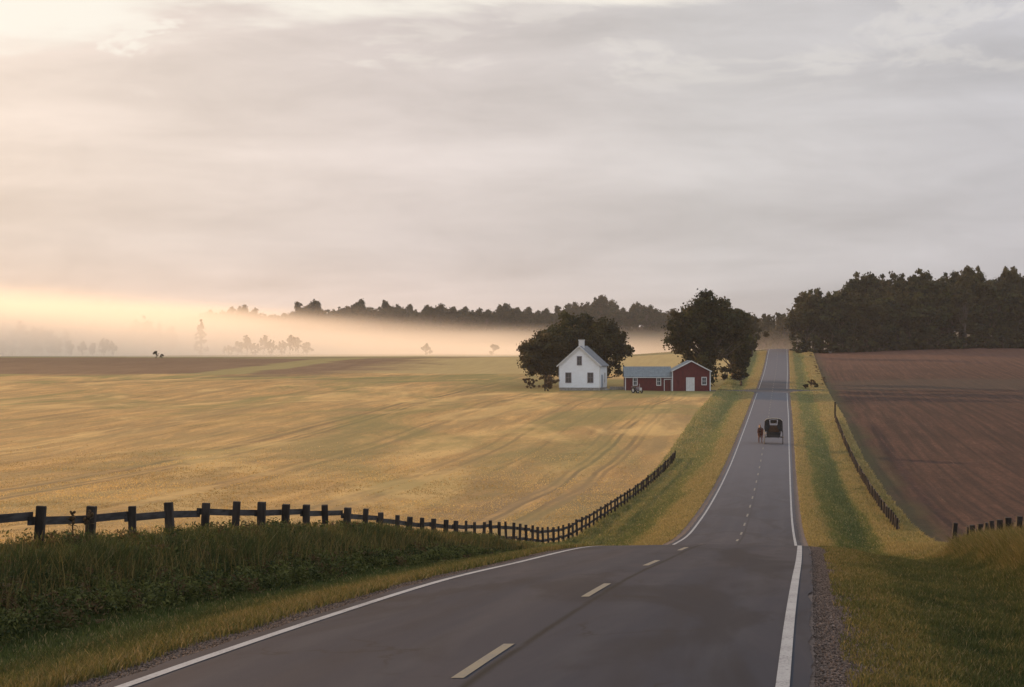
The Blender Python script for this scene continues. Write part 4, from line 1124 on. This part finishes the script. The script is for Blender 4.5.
# small garden tractor in front of the shed
tx_ = px(637.0, 370)
tr_ = empty('small_tractor', gx(tx_, 370, 0), rad(35), label='small old grey farm tractor with a brown seat parked before the red shed', cat='tractor')
b = MB().box(-.28, .28, -1.05, .1, .55, 1.05, bevel=.05).box(-.22, .22, .1, .75, .5, .78, bevel=.04); bo = b.build('body', M['tractor_body'], tr_)
MB().box(-.24, .24, -1.12, -1.055, .5, 1.02).build('grille', M['steel'], bo)
MB().box(-.24, .24, .28, .72, .95, 1.04, bevel=.03).box(-.24, .24, .68, .78, .98, 1.4, bevel=.03).box(-.05, .05, .42, .52, .78, .95).build('seat', M['brown_seat'], tr_)
b = MB().tube([(0, .02, 1.0), (0, .16, 1.32)], .025, 6); b.ring((0, .17, 1.34), (0, .4, 1), .19, .018, 16, 5); b.build('steering_wheel', M['rubber'], tr_)
MB().tube([(.12, -.6, 1.05), (.12, -.6, 1.75)], .035, 6).build('exhaust', M['steel'], tr_)
for sx in (-1, 1):
    wq = MB().ring((sx * .48, .5, .55), (1, 0, 0), .42, .14, 20, 6).build('wheel', M['rubber'], tr_, smooth=True)
    MB().tube([(sx * .42, .5, .55), (sx * .54, .5, .55)], .3, 14).build('rim', M['steel'], wq)
    wq = MB().ring((sx * .42, -.85, .33), (1, 0, 0), .24, .09, 16, 6).build('wheel', M['rubber'], tr_, smooth=True)
    MB().tube([(sx * .37, -.85, .33), (sx * .47, -.85, .33)], .17, 12).build('rim', M['steel'], wq)
    MB().box(sx * .48 - .15, sx * .48 + .15, .1, .95, 1.12, 1.17, bevel=.02).build('fender', M['pale_canvas'], tr_)

# ------------------------------------------------------------------ horse-drawn buggy
yq = 223.0
bp = P(0, yq); bp.x = px(773.6, yq); bp.z = float(hz(bp.x - float(xc(yq)), yq)) + .024
hd_ang = -math.atan(.137)          # heading of the road
bug = empty('horse_buggy', bp, hd_ang, label='black hooded horse buggy with thin pale wheels driving away in the right lane', cat='buggy')
TW = 1.02
b = MB()
b.poly([(-.72, -.75, .78), (.72, -.75, .78), (.80, -.75, 1.32), (-.80, -.75, 1.32)], (0, 1.9, 0))
b.build('body', M['black_cloth'], bug)
# hood: curved top shell with side curtains, open at the back
hood = MB()
prof = [(-.98, 1.30), (-1.02, 1.9), (-.98, 2.52), (-.80, 2.72), (-.4, 2.80), (0, 2.82), (.4, 2.80), (.80, 2.72), (.98, 2.52), (1.02, 1.9), (.98, 1.30)]
inn = [(q * .94, 1.32 if z < 1.35 else z - .06) for q, z in prof]
for i in range(len(prof) - 1):
    a, c = prof[i], prof[i + 1]; a2, c2 = inn[i], inn[i + 1]
    hood.poly([(a[0], -.72, a[1]), (c[0], -.72, c[1]), (c2[0], -.72, c2[1]), (a2[0], -.72, a2[1])], (0, 1.75, 0))
ho = hood.build('hood', M['black_cloth'], bug)
# rolled side curtains giving the dark flanks seen from behind
b = MB()
for sg in (-1, 1):
    b.poly([(sg * .90, -.70, 2.62), (sg * .97, -.70, 1.45), (sg * .62, -.70, 1.36), (sg * .40, -.70, 2.0), (sg * .50, -.70, 2.72)], (0, .06, 0))
b.build('curtain', M['black_cloth'], ho)
b = MB(); top = [(-.98, 2.56), (-.80, 2.76), (-.4, 2.84), (0, 2.86), (.4, 2.84), (.80, 2.76), (.98, 2.56)]
for i in range(len(top) - 1):
    a, c = top[i], top[i + 1]
    b.poly([(a[0], -.80, a[1]), (c[0], -.80, c[1]), (c[0], -.80, c[1] + .07), (a[0], -.80, a[1] + .07)], (0, .1, 0))
b.build('hood_trim', M['pale_canvas'], ho)
b = MB().box(-.36, .36, .92, .96, 2.25, 2.62); b.build('front_window', M['pale_canvas'], ho)
MB().box(-.66, .66, .80, .9, 1.32, 1.98).build('dashboard', M['brown_seat'], bug)
b = MB().box(-.64, .64, -.35, .25, 1.32, 1.52, bevel=.05).build('seat', M['brown_seat'], bug)
MB().poly([(-.60, -.48, 1.34), (.60, -.48, 1.34), (.46, -.40, 2.08), (-.46, -.40, 2.08)], (0, .12, 0)).build('seat_back', M['brown_seat'], bug)
MB().box(-.7, .7, -.82, -.755, .74, .98).build('tailboard', M['leather'], bug)
for yy_, RR in ((-.45, .80), (1.25, .68)):
    MB().tube([(-TW + .02, yy_, RR), (TW - .02, yy_, RR)], .035, 8).build('axle', M['leather'], bug)
    for sg in (-1, 1):
        wh = MB().ring((sg * TW, yy_, RR), (1, 0, 0), RR - .045, .045, 28, 6).build('wheel', M['leather'] if sg > 0 else M['spoke'], bug, smooth=True)
        s_ = MB()
        for k in range(14):
            t = 2 * math.pi * k / 14
            s_.tube([(sg * TW, yy_ + .06 * math.cos(t), RR + .06 * math.sin(t)), (sg * TW, yy_ + (RR - .05) * math.cos(t), RR + (RR - .05) * math.sin(t))], .024, 5)
        s_.build('spoke', M['spoke'], wh)
        MB().tube([(sg * TW - .09, yy_, RR), (sg * TW + .09, yy_, RR)], .075, 10).build('hub', M['spoke'], wh)
for sg in (-1, 1):
    MB().tube([(sg * .5, -.55, .84), (sg * .5, -.1, .66), (sg * .5, .4, .84)], .03, 6).build('spring', M['leather'], bug)
    MB().tube([(sg * .28 - .15, 1.2, .7), (sg * .28 - .75, 1.9, .95), (-1.45 + sg * .34, 3.0, 1.12), (-1.45 + sg * .30, 4.0, 1.15)], [.035, .035, .03, .02], 6).build('shaft', M['spoke'], bug)

# horse: skinned skeleton, walking away from the camera (local +Y ahead)
def skin(name, pts, edges, radii, root, mat, parent, sub=2):
    me = bpy.data.meshes.new(name); me.from_pydata(pts, edges, []); me.materials.append(mat)
    o = bpy.data.objects.new(name, me); C.objects.link(o)
    md = o.modifiers.new('skin', 'SKIN'); sk = me.skin_vertices[0].data if me.skin_vertices else None
    if sk is None:
        bpy.context.view_layer.objects.active = o
        sk = me.skin_vertices[0].data
    for i, q in enumerate(radii):
        sk[i].radius = q if hasattr(q, '__len__') else (q, q); sk[i].use_root = (i == root)
    md.use_smooth_shade = True
    o.modifiers.new('sub', 'SUBSURF').levels = sub; o.modifiers['sub'].render_levels = sub
    dg = bpy.context.evaluated_depsgraph_get(); dg.update()
    nm = bpy.data.meshes.new_from_object(o.evaluated_get(dg))
    bpy.data.objects.remove(o); 
    o = bpy.data.objects.new(name, nm); C.objects.link(o); nm.name = name
    if parent: o.parent = parent
    return o
hp = P(0, yq + 1.9); hp.x = px(760.4, yq + 1.9); hp.z = float(hz(hp.x - float(xc(yq + 1.9)), yq + 1.9)) + .024
horse = empty('horse', hp, hd_ang, label='chestnut brown horse in harness at the left front of the black buggy', cat='horse')
pts = [(0, -.62, 1.33), (0, -.30, 1.30), (0, .15, 1.24), (0, .55, 1.28), (0, .82, 1.40),          # 0-4 rump..chest
       (0, 1.04, 1.58), (-.05, 1.28, 1.76), (-.08, 1.42, 1.86), (-.12, 1.60, 1.74), (-.16, 1.80, 1.50), (-.17, 1.85, 1.43)]  # 5-10 neck, poll, face, muzzle
rd = [(.24, .25), (.30, .30), (.29, .33), (.26, .31), (.20, .26), (.12, .21), (.09, .15), (.09, .12), (.095, .12), (.06, .075), (.05, .055)]
ed = [(i, i + 1) for i in range(10)]
def leg(path, rads_, a):
    global pts, rd, ed
    prev = a
    for p, q in zip(path, rads_):
        pts.append(p); rd.append(q); ed.append((prev, len(pts) - 1)); prev = len(pts) - 1
for sg, ph in ((-1, .16), (1, -.14)):
    # hind: thigh, stifle (forward), hock (back), fetlock, hoof
    leg([(sg * .17, -.60, 1.10), (sg * .18, -.46 + ph * .4, .88), (sg * .17, -.80 + ph, .55), (sg * .17, -.74 + ph * 1.3, .16), (sg * .17, -.68 + ph * 1.3, .05)],
        [.16, .115, .062, .048, .06], 0)
for sg, ph in ((-1, -.12), (1, .18)):
    leg([(sg * .15, .62, 1.02), (sg * .155, .60 + ph * .5, .82), (sg * .15, .62 + ph, .48), (sg * .15, .60 + ph * 1.2, .15), (sg * .15, .64 + ph * 1.2, .05)],
        [.13, .09, .055, .043, .055], 3)
skin('body', pts, ed, rd, 1, M['horse'], horse)
b = MB()
for sg in (-1, 1):
    b.poly([(-.08 + sg * .05, 1.37, 1.92), (-.08 + sg * .08, 1.43, 1.94), (-.08 + sg * .075, 1.40, 2.09)], (sg * .012, -.03, 0))
b.build('ear', M['horse'], horse)
b = MB()
b.tube([(0, -.80, 1.46), (0, -.92, 1.36), (0, -.97, 1.05), (0, -.93, .72), (0, -.90, .55)], [.04, .065, .08, .06, .015], 8); b.build('tail', M['mane'], horse, smooth=True)
b = MB(); b.tube([(-.08, 1.40, 1.96), (-.05, 1.20, 1.88), (-.02, 1.0, 1.74), (0, .78, 1.60)], [.03, .05, .05, .02], 6); b.build('mane', M['mane'], horse)
b = MB(); b.ring((0, .80, 1.42), (0, .75, .55), .30, .045, 20, 6); b.build('collar', M['leather'], horse)
b = MB(); b.ring((0, .25, 1.25), (0, 1, 0), .335, .022, 22, 5); b.tube([(0, .25, 1.585), (0, -.2, 1.61), (0, -.72, 1.585)], .018, 5)
for sg in (-1, 1): b.tube([(sg * .30, .5, 1.25), (sg * .325, -.2, 1.2), (sg * .28, -.72, 1.2)], .018, 5)
b.tube([(-.28, -.72, 1.2), (0, -.88, 1.2), (.28, -.72, 1.2)], .018, 5)
b.build('harness', M['leather'], horse)

# ------------------------------------------------------------------ air: even haze and the low mist bank
def vol_box(name, x0, x1, y0, y1, z0, z1, label, cat):
    o = MB().box(-.5, .5, -.5, .5, -.5, .5)
    o = o.build(name, None)
    o.location = ((x0 + x1) / 2, (y0 + y1) / 2, (z0 + z1) / 2); o.scale = (x1 - x0, y1 - y0, z1 - z0)
    tag(o, label, cat, kind='stuff')
    return o
def vol_mat(name):
    m = bpy.data.materials.new(name); m.use_nodes = True
    g = NT(m.node_tree)
    for n in list(g.n): g.n.remove(n)
    out = g.node('ShaderNodeOutputMaterial'); v = g.node('ShaderNodeVolumePrincipled')
    g.l.new(v.outputs[0], out.inputs['Volume'])
    return m, g, v
HAZE = 0.00007
m, g, v = vol_mat('haze_air')
v.inputs['Color'].default_value = (0.97, 0.97, 0.98, 1); v.inputs['Density'].default_value = HAZE; v.inputs['Anisotropy'].default_value = 0.0
o = vol_box('haze', -2300, 2600, -60, 2620, -3, 62, 'thin even morning haze over the whole countryside', 'haze')
o.data.materials.clear(); o.data.materials.append(m)
m, g, v = vol_mat('mist_air')
v.inputs['Color'].default_value = (0.995, 0.955, 0.895, 1); v.inputs['Anisotropy'].default_value = 0.34
tcn = g.node('ShaderNodeTexCoord'); geo = g.node('ShaderNodeNewGeometry')
pos = geo.outputs['Position']; sp = g.node('ShaderNodeSeparateXYZ'); g.l.new(pos, sp.inputs[0])
X_, Y_, Z_ = sp.outputs
nz = g.noise(g.mapv(pos, scale=(.0035, .0035, .03)), 1.0, 3, .55)
nn = g.math('SUBTRACT', nz, .5)
ang = g.math('DIVIDE', X_, 1000.0)
zt = g.math('ADD', g.rng(ang, -.24, .05, 41, 22, smooth=False), g.math('MULTIPLY', nn, 26))         # top of the bank falls to the right
zf_ = g.rng(g.math('SUBTRACT', zt, Z_), 0.0, 27.0)
xf = g.rng(ang, -.02, .13, 1, .28)
left = g.rng(ang, -.26, -.06, 2.2, 1.0)
yf = g.math('MULTIPLY', g.rng(Y_, 615, 800), g.rng(Y_, 1290, 1390, 1, 0))
dn = g.math('MULTIPLY', g.math('MULTIPLY', zf_, xf), g.math('MULTIPLY', yf, left))
dn = g.math('MULTIPLY', dn, g.rng(nz, .3, .7, .6, 1.4))
g.put(v.inputs['Density'], g.math('MULTIPLY', dn, 0.0080))
o = vol_box('mist', -700, 260, 612, 1390, 3, 60, 'bright low mist bank lying across the meadow before the far ridge', 'mist')
o.data.materials.clear(); o.data.materials.append(m)
